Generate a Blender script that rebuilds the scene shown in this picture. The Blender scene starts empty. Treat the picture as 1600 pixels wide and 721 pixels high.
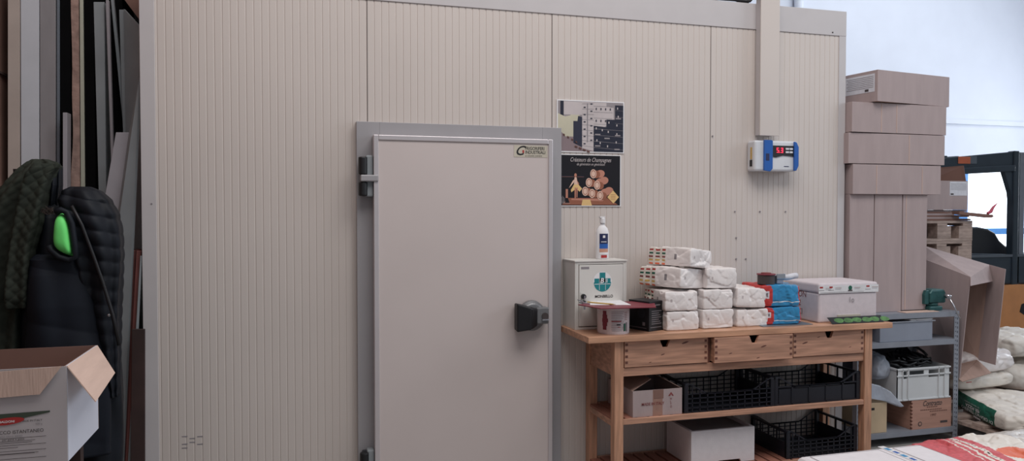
import bpy, bmesh, math, random
from mathutils import Vector, Matrix, noise
random.seed(7)
S = bpy.context.scene; C = S.collection
# ---------------------------------------------------------------- camera
FPX, YAW, PIT, CH, CD = 1170., math.radians(16.05), math.radians(-1.47), 1.58, 4.2
cd = bpy.data.cameras.new('camera'); cam = bpy.data.objects.new('camera', cd); C.objects.link(cam)
cd.sensor_width = 36; cd.lens = 36*FPX/1600; cd.clip_start = .05; cd.clip_end = 100
cam.location = (0, -CD, CH); cam.rotation_euler = (math.pi/2+PIT, 0, -YAW)
S.camera = cam
# ---------------------------------------------------------------- world, lights, exposure
w = bpy.data.worlds.new('world'); S.world = w; w.use_nodes = True
bg = w.node_tree.nodes['Background']; bg.inputs[0].default_value = (.80, .90, 1, 1); bg.inputs[1].default_value = .30
def area(name, loc, rot, sx, sy, power, col=(1, 1, 1)):
    l = bpy.data.lights.new(name, 'AREA'); l.shape = 'RECTANGLE'; l.size = sx; l.size_y = sy; l.energy = power; l.color = col
    o = bpy.data.objects.new(name, l); C.objects.link(o); o.location = loc; o.rotation_euler = [math.radians(a) for a in rot]
    return o
area('skylight_near', (1.6, -2.7, 5.6), (12, 0, 0), 4.5, 2.2, 185, (1, .96, .935))
area('fill_far', (11, 4.6, 8.2), (28, 0, 0), 6, 4, 360, (.88, .93, 1))  # added fill lamp that brightens the far wall; no roof opening here
area('fill_right', (16.85, 5.2, 2.9), (0, 90, 0), 3.4, 4.6, 170, (.87, .93, 1))  # added fill lamp beyond the frame, brightening the far wall from the right
area('fill_side', (7.5, -2.8, 3.4), (0, 74, 15), 2.5, 3.2, 105, (.86, .92, 1))  # added low side lamp for the falloff to the left, not a roof opening
S.view_settings.view_transform = 'Standard'; S.view_settings.look = 'None'
S.view_settings.gamma = 1; S.view_settings.use_curve_mapping = False; S.view_settings.exposure = 0.0
# ---------------------------------------------------------------- pixel -> point on a plane of the place
F_ = Vector((math.sin(YAW)*math.cos(PIT), math.cos(YAW)*math.cos(PIT), math.sin(PIT)))
R_ = Vector((math.cos(YAW), -math.sin(YAW), 0)); U_ = R_.cross(F_); C_ = Vector((0, -CD, CH))
def ray(px, py): return F_ + R_*((px-800)/FPX) + U_*((360.5-py)/FPX)
def at(px, py, Y):
    d = ray(px, py); return C_ + d*((Y-C_.y)/d.y)
def atz(px, py, Z):
    d = ray(px, py); return C_ + d*((Z-C_.z)/d.z)
def xy(px, py, Y):
    p = at(px, py, Y); return (p.x, p.z)
# ---------------------------------------------------------------- materials
def lin(c): 
    c = c/255.
    return c/12.92 if c <= .04045 else ((c+.055)/1.055)**2.4
def col(c): return (lin(c[0]), lin(c[1]), lin(c[2]), 1)
def mat(name, rgb, rough=.6, metal=0, var=.06, vs=6, bump=0, bs=40, stretch=(1, 1, 1), emit=0, alpha=1, trans=0, spec=.5):
    m = bpy.data.materials.new(name); m.use_nodes = True; nt = m.node_tree; n = nt.nodes; L = nt.links
    b = n['Principled BSDF']; b.inputs['Roughness'].default_value = rough; b.inputs['Metallic'].default_value = metal
    b.inputs['Specular IOR Level'].default_value = spec
    tc = n.new('ShaderNodeTexCoord'); mp = n.new('ShaderNodeMapping'); mp.inputs['Scale'].default_value = stretch
    L.new(tc.outputs['Object'], mp.inputs[0])
    nz = n.new('ShaderNodeTexNoise'); nz.inputs['Scale'].default_value = vs; nz.inputs['Detail'].default_value = 4
    L.new(mp.outputs[0], nz.inputs['Vector'])
    cr = n.new('ShaderNodeValToRGB'); c = col(rgb)
    cr.color_ramp.elements[0].position = .3; cr.color_ramp.elements[1].position = .7
    cr.color_ramp.elements[0].color = tuple(x*(1-var*1.6) for x in c[:3])+(1,)
    cr.color_ramp.elements[1].color = tuple(min(1, x*(1+var)) for x in c[:3])+(1,)
    L.new(nz.outputs[0], cr.inputs[0]); L.new(cr.outputs[0], b.inputs['Base Color'])
    if bump:
        n2 = n.new('ShaderNodeTexNoise'); n2.inputs['Scale'].default_value = bs; n2.inputs['Detail'].default_value = 3
        L.new(mp.outputs[0], n2.inputs['Vector'])
        bp = n.new('ShaderNodeBump'); bp.inputs['Strength'].default_value = bump; bp.inputs['Distance'].default_value = .01
        L.new(n2.outputs[0], bp.inputs['Height']); L.new(bp.outputs[0], b.inputs['Normal'])
    if emit:
        b.inputs['Emission Color'].default_value = c; b.inputs['Emission Strength'].default_value = emit
    if alpha < 1: b.inputs['Alpha'].default_value = alpha
    if trans: b.inputs['Transmission Weight'].default_value = trans
    return m
M = {}
def dm(k, *a, **kw): M[k] = mat(k, *a, **kw)
dm('panel', (206, 196, 190), .42, var=.02, vs=1.5, bump=.02, bs=8)
dm('trim', (194, 189, 190), .45, var=.02)
dm('frame_grey', (160, 157, 160), .4, var=.03, vs=3)
dm('slab', (206, 194, 191), .5, var=.02, vs=2, bump=.02, bs=30)
dm('alu', (205, 198, 200), .32, .35, var=.02)
dm('black', (22, 22, 26), .5, var=.2)
dm('black_plastic', (40, 41, 47), .4, var=.12)
dm('crate_black', (28, 30, 39), .38, var=.1)
dm('black_board', (10, 10, 12), .9, var=.2, spec=.1)
dm('grey_plastic', (120, 120, 122), .35, .2, var=.05)
dm('chrome', (200, 200, 205), .2, .9, var=.02)
dm('wood', (190, 144, 120), .45, var=.22, vs=4, bump=.03, bs=60, stretch=(1, 5, 14))
dm('wood_v', (196, 148, 120), .45, var=.2, vs=5, bump=.03, bs=60, stretch=(12, 12, 1))
dm('wood_top', (200, 152, 122), .38, var=.2, vs=4, bump=.02, bs=60, stretch=(1, 9, 9))
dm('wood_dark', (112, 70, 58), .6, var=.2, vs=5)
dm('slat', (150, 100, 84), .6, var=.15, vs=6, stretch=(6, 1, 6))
dm('cardboard', (172, 155, 154), .8, var=.04, vs=3, bump=.05, bs=14, stretch=(6, 6, 1))
dm('cardboard_in', (160, 132, 120), .85, var=.06, vs=4, bump=.08, bs=16, stretch=(9, 9, 1))
dm('cardboard_dark', (130, 98, 88), .85, var=.06, vs=4)
dm('cardboard_pale', (206, 178, 164), .85, var=.05, vs=4, bump=.15, bs=14, stretch=(12, 1, 1))
dm('tape', (160, 125, 112), .3, var=.1, vs=20)
dm('ink_red', (130, 62, 62), .7, var=.1); dm('ink_dark', (70, 62, 62), .7, var=.1)
dm('mark', (196, 186, 186), .5); dm('ink_grey', (140, 134, 138), .7, var=.1); dm('ink_brown', (100, 66, 58), .8, var=.1)
dm('paper', (232, 230, 232), .6, var=.03)
dm('label_paper', (215, 215, 222), .6, var=.04, vs=40)
dm('sack_white', (236, 229, 227), .34, var=.04, vs=8, bump=.22, bs=26)
dm('sack_cream', (226, 218, 208), .5, var=.05, vs=8, bump=.12, bs=14)
dm('sack_wrap', (214, 208, 202), .16, var=.12, vs=14, bump=.9, bs=16)
dm('red', (196, 60, 58), .4, var=.08, bump=.2, bs=25); dm('blue', (54, 140, 190), .3, var=.06, bump=.2, bs=22)
dm('sack_red', (205, 92, 98), .55, var=.12, vs=60); dm('orange_print', (226, 112, 80), .5)
dm('green_print', (22, 92, 72), .5, var=.06)
dm('foam', (218, 213, 216), .7, var=.025, vs=30, bump=.06, bs=140)
dm('foam_pink', (212, 202, 206), .7, var=.03, vs=30, bump=.06, bs=140)
dm('poly_tape', (226, 226, 228), .2, var=.05, vs=20)
dm('cabinet', (216, 213, 208), .4, var=.02)
dm('teal', (28, 128, 134), .45, var=.03); dm('burgundy', (128, 48, 62), .4, var=.05)
dm('yellow_pencil', (200, 165, 95), .5); dm('navy', (35, 42, 84), .4); dm('skin_tone', (200, 150, 130), .5)
dm('ctrl_blue', (48, 98, 176), .2, var=.05); dm('led', (255, 50, 80), .4, emit=1.6); dm('ctrl_white', (215, 217, 222), .35)
dm('metal_grey', (146, 150, 160), .45, .25, var=.06, vs=10); dm('metal_box', (150, 156, 170), .4, .3, var=.05)
dm('rack_dark', (60, 62, 72), .6)
dm('vise_green', (44, 88, 88), .4, .2, var=.15, vs=20)
dm('crate_clear', (206, 208, 210), .35, var=.03); dm('plastic_film', (205, 212, 226), .12, var=.1, vs=12, bump=.8, bs=14, alpha=.55)
dm('wine_wood', (178, 136, 120), .6, var=.08, vs=5, stretch=(1, 1, 8)); dm('pale_wood', (200, 176, 145), .6, var=.08)
dm('pallet_wood', (172, 152, 142), .8, var=.2, vs=10, stretch=(1, 4, 4), bump=.2)
dm('olive', (50, 54, 48), .9, var=.2, vs=14, spec=.15); dm('puffer', (20, 24, 32), .62, var=.2, vs=6, spec=.25)
dm('puffer_blue', (24, 28, 37), .7, var=.15, spec=.2); dm('fur', (80, 70, 66), 1, var=.4, vs=60)
dm('neon_green', (112, 232, 120), .6, var=.05)
dm('box_print', (186, 180, 182), .6, var=.02); dm('box_white_side', (222, 226, 240), .5, var=.02)  # box side lighter and bluer than its front: light from the right in the colour
dm('dark_green', (62, 74, 62), .6); dm('logo_red', (170, 48, 48), .5)
dm('board_beige', (180, 166, 158), .7, var=.05); dm('board_white', (196, 198, 205), .5, var=.03)
dm('board_grey', (142, 138, 141), .6, var=.08, vs=3, stretch=(6, 6, 1)); dm('board_steel', (110, 118, 128), .4, .2, var=.05)
dm('board_cream', (178, 178, 162), .6); dm('board_pink', (160, 132, 122), .9, var=.2, vs=20, bump=.8, bs=20)
dm('board_slate', (140, 146, 150), .6, var=.06); dm('board_light', (156, 152, 158), .6, var=.05)
dm('board_red', (122, 74, 70), .6, var=.1); dm('board_brown', (58, 40, 38), .7, var=.2)
dm('brick', (140, 108, 96), .85, var=.1); dm('mortar', (70, 52, 46), .9)
dm('hall_white', (222, 226, 236), .8, var=.015, vs=2); dm('ceiling_m', (150, 150, 155), .8)
dm('concrete', (150, 146, 142), .7, var=.12, vs=3, bump=.1)
dm('fork_dark', (52, 64, 76), .4, var=.08); dm('fork_orange', (236, 162, 104), .45, var=.05); dm('orange_tape', (226, 120, 84), .5)
dm('blue_frame', (70, 140, 210), .5); dm('window_sky', (238, 246, 255), .2, emit=1.7)
dm('pink_tape', (205, 90, 110), .5)
dm('po_grey', (150, 142, 145), .5); dm('po_floor', (140, 122, 125), .5); dm('po_cream', (198, 192, 170), .5)
dm('po_white', (196, 186, 186), .5); dm('po_dark', (42, 44, 62), .5); dm('po_navy', (30, 32, 50), .5); dm('po_black', (24, 20, 26), .35)
dm('po_copper', (190, 130, 110), .5); dm('po_gold', (228, 190, 130), .5); dm('po_blush', (226, 190, 172), .5); dm('po_amber', (150, 92, 70), .5)
dm('sticker', (196, 188, 172), .5); dm('can_white', (222, 210, 212), .22, var=.03)
# ---------------------------------------------------------------- mesh builder
class MB:
    def __init__(s): s.v = []; s.f = []; s.mi = []; s.mats = []
    def k(s, m):
        m = M[m]
        if m not in s.mats: s.mats.append(m)
        return s.mats.index(m)
    def add(s, vs, fs, m, T=None):
        b = len(s.v); s.v += [tuple((T @ Vector(v)) if T else Vector(v)) for v in vs]
        k = s.k(m)
        for f in fs: s.f.append([b+i for i in f]); s.mi.append(k)
        return s
    def box(s, x0, x1, y0, y1, z0, z1, m, T=None):
        vs = [(x, y, z) for z in (z0, z1) for y in (y0, y1) for x in (x0, x1)]
        return s.add(vs, [(0, 2, 3, 1), (4, 5, 7, 6), (0, 1, 5, 4), (2, 6, 7, 3), (0, 4, 6, 2), (1, 3, 7, 5)], m, T)
    def hexa(s, a, b, m):                       # two quads (front, back), joined
        return s.add(list(a)+list(b), [(0, 1, 2, 3), (7, 6, 5, 4), (0, 4, 5, 1), (1, 5, 6, 2), (2, 6, 7, 3), (3, 7, 4, 0)], m)
    def sheet(s, q, t, m):                      # a quad of 3D points given thickness t
        q = [Vector(p) for p in q]; n = (q[1]-q[0]).cross(q[2]-q[0]).normalized()*t
        return s.hexa(q, [p+n for p in q], m)
    def prism(s, pts, y0, y1, m, T=None):       # outline in x,z given a depth in y
        n = len(pts); vs = [(p[0], y0, p[1]) for p in pts]+[(p[0], y1, p[1]) for p in pts]
        fs = [tuple(range(n)), tuple(reversed(range(n, 2*n)))]+[(i, i+n, (i+1) % n+n, (i+1) % n) for i in range(n)]
        return s.add(vs, fs, m, T)
    def flat(s, pts, y, m, T=None): return s.add([(p[0], y, p[1]) for p in pts], [tuple(range(len(pts)))], m, T)
    def rect(s, x0, x1, z0, z1, y, m, T=None): return s.flat([(x0, z0), (x1, z0), (x1, z1), (x0, z1)], y, m, T)
    def disc(s, cx, cz, rx, rz, y, m, T=None, n=24, rot=0):
        P = []
        for i in range(n):
            a = 2*math.pi*i/n; u, v = rx*math.cos(a), rz*math.sin(a)
            P.append((cx+u*math.cos(rot)-v*math.sin(rot), cz+u*math.sin(rot)+v*math.cos(rot)))
        return s.flat(P, y, m, T)
    def cyl(s, p0, p1, r0, m, r1=None, n=16):
        p0, p1 = Vector(p0), Vector(p1); r1 = r0 if r1 is None else r1
        d = (p1-p0).normalized(); a = d.orthogonal().normalized(); b = d.cross(a); vs = []
        for p, r in ((p0, r0), (p1, r1)):
            for i in range(n):
                t = 2*math.pi*i/n; vs.append(p+a*r*math.cos(t)+b*r*math.sin(t))
        return s.add(vs, [tuple(reversed(range(n))), tuple(range(n, 2*n))]+[(i, (i+1) % n, (i+1) % n+n, i+n) for i in range(n)], m)
    def tube(s, pts, r, m, n=8):
        pts = [Vector(p) for p in pts]; vs = []; N = len(pts); a = None
        for i, p in enumerate(pts):
            d = (pts[min(i+1, N-1)]-pts[max(i-1, 0)]).normalized()
            a = (a-d*a.dot(d)).normalized() if a else d.orthogonal().normalized(); b = d.cross(a)
            rr = r[i] if isinstance(r, (list, tuple)) else r
            for j in range(n):
                t = 2*math.pi*j/n; vs.append(p+a*rr*math.cos(t)+b*rr*math.sin(t))
        fs = [(i*n+j, i*n+(j+1) % n, (i+1)*n+(j+1) % n, (i+1)*n+j) for i in range(N-1) for j in range(n)]
        fs += [tuple(reversed(range(n))), tuple(range((N-1)*n, N*n))]
        return s.add(vs, fs, m)
    def ell(s, c, r, m, nu=16, nv=10):
        vs = []; fs = []
        for j in range(nv+1):
            ph = math.pi*j/nv-math.pi/2
            for i in range(nu):
                t = 2*math.pi*i/nu; vs.append((c[0]+r[0]*math.cos(ph)*math.cos(t), c[1]+r[1]*math.cos(ph)*math.sin(t), c[2]+r[2]*math.sin(ph)))
        for j in range(nv):
            for i in range(nu): fs.append((j*nu+i, j*nu+(i+1) % nu, (j+1)*nu+(i+1) % nu, (j+1)*nu+i))
        return s.add(vs, fs, m)
    def lathe(s, prof, c, m, n=24, sy=1):
        vs = []; fs = []
        for r, z in prof:
            for i in range(n):
                t = 2*math.pi*i/n; vs.append((c[0]+r*math.cos(t), c[1]+sy*r*math.sin(t), c[2]+z))
        for j in range(len(prof)-1):
            for i in range(n): fs.append((j*n+i, j*n+(i+1) % n, (j+1)*n+(i+1) % n, (j+1)*n+i))
        fs += [tuple(reversed(range(n))), tuple(range((len(prof)-1)*n, len(prof)*n))]
        return s.add(vs, fs, m)
    def text(s, body, o, size, m, xd=(1, 0, 0), zd=(0, 0, 1), align='LEFT', shear=0, ext=0, sx=1, bold=0):
        cu = bpy.data.curves.new('t', 'FONT'); cu.body = body; cu.size = size; cu.align_x = align; cu.shear = shear
        cu.resolution_u = 3; cu.extrude = ext; cu.offset = bold
        ob = bpy.data.objects.new('t', cu); C.objects.link(ob)
        dg = bpy.context.evaluated_depsgraph_get(); me = bpy.data.meshes.new_from_object(ob.evaluated_get(dg))
        X, Z, o = Vector(xd), Vector(zd), Vector(o)
        s.add([o+X*(v.co.x*sx)+Z*v.co.y for v in me.vertices], [tuple(p.vertices) for p in me.polygons], m)
        bpy.data.objects.remove(ob); bpy.data.meshes.remove(me); bpy.data.curves.remove(cu)
        return s
    def build(s, name, parent=None, bevel=0, smooth=False, label=None, cat=None, group=None, kind=None, subd=0, seg=2):
        me = bpy.data.meshes.new(name); me.from_pydata(s.v, [], s.f)
        for m in s.mats: me.materials.append(m)
        for p, k in zip(me.polygons, s.mi): p.material_index = k; p.use_smooth = smooth
        if parent is not None:
            inv = Matrix.Translation(-Vector(parent['_o'])); me.transform(inv)
        me.update(); o = bpy.data.objects.new(name, me); C.objects.link(o)
        if parent is not None: o.parent = parent
        if bevel:
            b = o.modifiers.new('b', 'BEVEL'); b.width = bevel; b.segments = seg; b.limit_method = 'ANGLE'; b.angle_limit = math.radians(40)
        if subd:
            b = o.modifiers.new('s', 'SUBSURF'); b.levels = b.render_levels = subd
        if label: o['label'] = label
        if cat: o['category'] = cat
        if group: o['group'] = group
        if kind: o['kind'] = kind
        return o
def thing(name, label, cat, loc, group=None, kind=None):
    o = bpy.data.objects.new(name, None); C.objects.link(o); o.location = loc; o.empty_display_size = .05
    o['_o'] = tuple(loc)
    if kind: o['kind'] = kind
    else: o['label'] = label; o['category'] = cat
    if group: o['group'] = group
    return o
def dup(root, delta, label, rz=0):
    r = root.copy(); C.objects.link(r); r.location = Vector(root.location)+Vector(delta); r['label'] = label; r.rotation_euler[2] += rz
    for ch in list(root.children):
        c = ch.copy(); C.objects.link(c); c.parent = r
        for g in list(ch.children):
            d = g.copy(); C.objects.link(d); d.parent = c
    return r
# ================================================================= SETTING
MB().box(-1.8, 17, -7, 9.2, -.1, 0, 'concrete').build('floor', kind='structure')
c_ = MB(); c_.box(-1.8, 17, -.2, 9.2, 9, 9.1, 'ceiling_m')
for x in (1.5, 5.5, 9.5, 13.5): c_.box(x, x+.3, -.2, 9.2, 8.7, 9, 'ceiling_m')
c_.build('ceiling', kind='structure')
wl = MB(); wl.box(-1.8, -1.49, -5, 9.2, 0, 9, 'brick')
for z in (.5, 1.05, 1.7, 2.3, 2.9): wl.box(-1.49, -1.478, -5, 9.2, z, z+.012, 'mortar')
wl.build('wall_left', kind='structure')
WY = 9.0
fw = MB()
wx0, wx1, wz0, wz1 = 11.2, 16.9, -.0, 2.6
fw.box(-1.8, wx0, WY, WY+.2, 0, 9, 'hall_white'); fw.box(wx0, 17, WY, WY+.2, wz1, 9, 'hall_white'); fw.box(wx1, 17, WY, WY+.2, 0, wz1, 'hall_white')
fw.build('wall_far', kind='structure')
wn = MB()
wn.box(wx0, wx1, WY+.12, WY+.14, .02, wz1, 'window_sky')
win = wn.build('window_1', kind='structure')
win['_o'] = (0, 0, 0)
fr = MB()
for px in (1495, 1608):
    x = at(px, 300, WY).x; fr.box(x, x+.28, WY-.03, WY+.1, 0, wz1, 'blue_frame')
zz = at(1570, 362, WY).z; fr.box(wx0, wx1, WY-.02, WY+.1, zz-.06, zz+.07, 'blue_frame'); fr.box(wx0, wx1, WY-.02, WY+.1, 0, .12, 'blue_frame')
fr.build('window_frame', win)
p0 = at(1478, 190, WY)
wr = MB(); wr.box(17, 17.2, -.2, 9.2, 0, 1.1, 'hall_white'); wr.box(17, 17.2, -.2, 9.2, 4.7, 9, 'hall_white'); wr.box(17, 17.2, -.2, 2.8, 1.1, 4.7, 'hall_white'); wr.box(17, 17.2, 7.6, 9.2, 1.1, 4.7, 'hall_white')
wr.build('wall_right', kind='structure')
MB().box(17.08, 17.1, 2.8, 7.6, 1.1, 4.7, 'window_sky').build('fill_pane', kind='structure')  # unseen glowing pane added behind the right-hand fill lamp
MB().box(p0.x-3, 16.95, WY-.05, WY, p0.z-.05, p0.z+.06, 'hall_white').build('trim_4', bevel=.01, kind='structure')
xp = at(1243, 5, WY).x; cp = MB(); cp.cyl((xp, WY-.1, 0), (xp, WY-.1, 8.69), .09, 'hall_white'); cp.build('trim_5', smooth=True, kind='structure')

# cold room: ribbed sandwich panels
seams = [-.755, .38, 1.454, 2.508, 3.512]; ZT = 2.905
wb = MB(); pit = .0384
for a, b in zip(seams[:-1], seams[1:]):
    xs = [(a, .004), (a+.002, .0)]; x = a+.002
    n = int((b-a-.004)/pit); step = (b-a-.004)/n
    for i in range(n):
        x = a+.002+i*step
        xs += [(x+step-.0085, 0), (x+step-.0065, .0021), (x+step-.0025, .0021), (x+step, 0)]
    xs += [(b, .004)]
    vs = [(x, y, 0) for x, y in xs]+[(x, y, ZT-.01) for x, y in xs]; m = len(xs)
    wb.add(vs, [(i, i+1, i+1+m, i+m) for i in range(m-1)], 'panel')
wb.box(-.75, 3.51, .0045, .08, 0, ZT-.01, 'panel')
wb.box(-.755, -.68, .08, 2.6, 0, ZT-.01, 'panel'); wb.box(3.43, 3.511, .08, 2.6, 0, ZT-.01, 'panel'); wb.box(-.755, 3.511, 2.6, 2.68, 0, ZT-.01, 'panel')
wb.box(-.755, 3.511, .08, 2.68, ZT-.06, ZT-.005, 'panel')
for s in (1, 2, 3): wb.box(seams[s]-.0016, seams[s]+.0016, -.0004, .004, 0, ZT-.02, 'ink_dark')
for i, (px, py) in enumerate(((237, 319), (1113, 213), (1148, 331), (1187, 331), (1227, 331), (1150, 372), (1165, 405), (1150, 405))):
    p = at(px, py, 0); wb.cyl((p.x, .0, p.z), (p.x, -.006, p.z), .005, 'ink_grey', n=8)
# scuffs at the bottom left
for k in range(7):
    x = -.53+.0384*(k % 3); p = at(284+12*(k % 3), 684+9*(k//3)+3*(k % 2), 0); wb.rect(p.x, p.x+.028, p.z, p.z+.006, -.0006, 'ink_grey')
wb.build('wall_back', kind='structure')
t = MB(); t.box(-.76, 3.517, -.006, .06, 2.742, ZT, 'trim'); t.box(3.45, 3.517, .06, 2.68, 2.742, ZT, 'trim'); t.box(-.76, -.7, .06, 2.68, 2.742, ZT, 'trim')
p = at(1300, 51, 0); t.cyl((p.x, 0, p.z), (p.x, -.01, p.z), .005, 'ink_dark', n=8)
t.build('trim_1', bevel=.002, kind='structure')
t = MB(); t.box(-.76, -.69, -.005, .1, 0, 2.742, 'trim'); t.build('trim_2', bevel=.002, kind='structure')
t = MB(); t.box(3.462, 3.517, -.005, .1, 0, 2.742, 'trim'); t.build('trim_3', bevel=.002, kind='structure')
# cable duct coming down over the front
t = MB(); t.box(2.826, 2.958, -.062, -.0065, 2.065, 8.9, 'trim'); t.box(2.822, 2.962, -.066, -.06, 2.06, 8.9, 'panel')
t.build('cable_duct', bevel=.003, label='tall pale grey cable duct running down the cold room wall to the controller', cat='cable duct')
t = MB()
for k in range(4):
    t.tube([(2.25+.05*k, .2+.03*k, ZT-.001), (2.4, .1, ZT+.02+.012*k), (2.6, .06, ZT+.03+.01*k), (2.80, .02+.02*k, ZT+.02), (2.84, -.03, ZT+.08+.02*k)], .008, 'black')
t.build('cable_bundle', smooth=True, label='black cables lying on the cold room roof beside the duct', cat='cable')

# cold room door
D = thing('door_1', '', '', (.9, 0, 0), kind='structure')
t = MB()
for a in ((.316, .44, 0, 2.07), (1.38, 1.498, 0, 2.07), (.44, 1.38, 1.93, 2.07)): t.box(a[0], a[1], -.045, -.0005, a[2], a[3], 'frame_grey')
t.box(.44, 1.38, -.02, -.001, 0, 1.93, 'ink_dark')
t.box(.44, 1.38, -.045, -.001, 0, .03, 'frame_grey')
t.build('door_frame', D, bevel=.002)
t = MB(); t.box(.425, 1.393, -.116, -.05, .04, 1.967, 'slab'); t.build('door_leaf', D)
t = MB()
for a in ((.40, .4265, .03, 1.992), (1.392, 1.4175, .03, 1.992), (.4265, 1.392, 1.965, 1.992), (.4265, 1.392, .03, .05)):
    t.box(a[0], a[1], -.123, -.047, a[2], a[3], 'alu')
t.build('edge_trim', D, bevel=.003)
for i, zc in enumerate((1.768, .165)):
    h = MB(); h.box(.335, .365, -.1, -.046, zc-.105, zc+.105, 'black_plastic'); h.box(.36, .399, -.105, -.046, zc-.11, zc+.115, 'board_slate')
    hg = h.build('hinge', D, bevel=.008); hg['_o'] = D['_o']
    g = MB(); g.cyl((.345, -.1, zc-.105), (.345, -.1, zc-.03), .024, 'black'); g.cyl((.345, -.1, zc+.01), (.345, -.1, zc+.105), .024, 'black')
    g.box(.33, .425, -.132, -.11, zc-.028, zc+.008, 'frame_grey')
    g.build('hinge_cap', hg, bevel=.006)
hx, hz = 1.27, .985
h = MB(); h.lathe([(.0, 0), (.092, 0), (.088, .03), (.07, .048), (0, .05)], (0, 0, 0), 'grey_plastic', n=32)
h.v = [(hx+.015+v[0]*.9, -.123-v[2], hz+v[1]*.97) for v in h.v]
h.box(hx+.03, hx+.105, -.185, -.125, hz-.045, hz+.05, 'grey_plastic')
hh = h.build('handle', D, bevel=.008, smooth=False); hh['_o'] = D['_o']
h = MB()
a = [(hx-.09, -.20, hz-.085), (hx-.01, -.225, hz-.07), (hx-.01, -.225, hz+.055), (hx-.09, -.2, hz+.08)]
b = [(hx-.085, -.125, hz-.08), (hx+.04, -.125, hz-.055), (hx+.04, -.125, hz+.045), (hx-.085, -.125, hz+.075)]
h.hexa(a, b, 'black'); h.hexa([a[1], (hx+.035, -.19, hz-.055), (hx+.035, -.19, hz+.045), a[2]], [(hx-.01, -.13, hz-.065), (hx+.04, -.125, hz-.05), (hx+.04, -.125, hz+.04), (hx-.01, -.13, hz+.055)], 'black')
h.build('handle_lever', hh, bevel=.01, label='black moulded lever', seg=3)
h = MB(); h.cyl((hx+.08, -.184, hz+.0), (hx+.08, -.192, hz+.0), .02, 'ink_dark'); h.box(hx+.06, hx+.1, -.2, -.184, hz-.022, hz-.016, 'chrome'); h.build('lock_cylinder', hh)
x0, z0 = 1.186, 1.888
s_ = MB(); s_.box(x0, x0+.2, -.1175, -.1165, z0, z0+.068, 'sticker')
s_.text('C', (x0+.004, -.118, z0+.012), .075, 'black', shear=.4, bold=.001); s_.text('FRIGORIFERI', (x0+.066, -.118, z0+.042), .0255, 'black', sx=.82, bold=.0004)
s_.text('INDUSTRIALI', (x0+.066, -.118, z0+.02), .0255, 'black', sx=.82, bold=.0004); s_.text('di CESARE ZANINI', (x0+.066, -.118, z0+.004), .0125, 'ink_dark')
s_.box(x0+.05, x0+.06, -.1182, -.1178, z0+.024, z0+.04, 'logo_red')
s_.build('maker_plate', D, label='pale maker plate with black lettering')

# ================================================================= POSTERS
def poster(name, c4, label, draw):
    t = thing(name, label, 'poster', ((c4[0]+c4[1])/2, -.005, c4[2]))
    m = MB(); x0, x1, z0, z1 = c4
    m.box(x0, x1, -.006, -.0005, z0, z1, 'paper')
    o = m.build('sheet', t)
    g = MB(); W_, H_ = x1-x0, z1-z0
    L = [0]
    def P(pts, mt): L[0] += 1; g.flat([(x0+u*W_, z0+v*H_) for u, v in pts], -.0062-.00004*L[0], mt)
    def Rr(a, b, c, d, mt): P([(a, c), (b, c), (b, d), (a, d)], mt)
    def E(cx, cy, rx, ry, mt, rot=0):
        L[0] += 1; g.disc(x0+cx*W_, z0+cy*H_, rx*W_, ry*H_, -.0062-.00004*L[0], mt, rot=rot)
    def T(s, u, v, size, mt, **kw): L[0] += 1; g.text(s, (x0+u*W_, -.0065-.00004*L[0], z0+v*H_), size, mt, **kw)
    draw(P, Rr, E, T); g.build('print', t)
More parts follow.
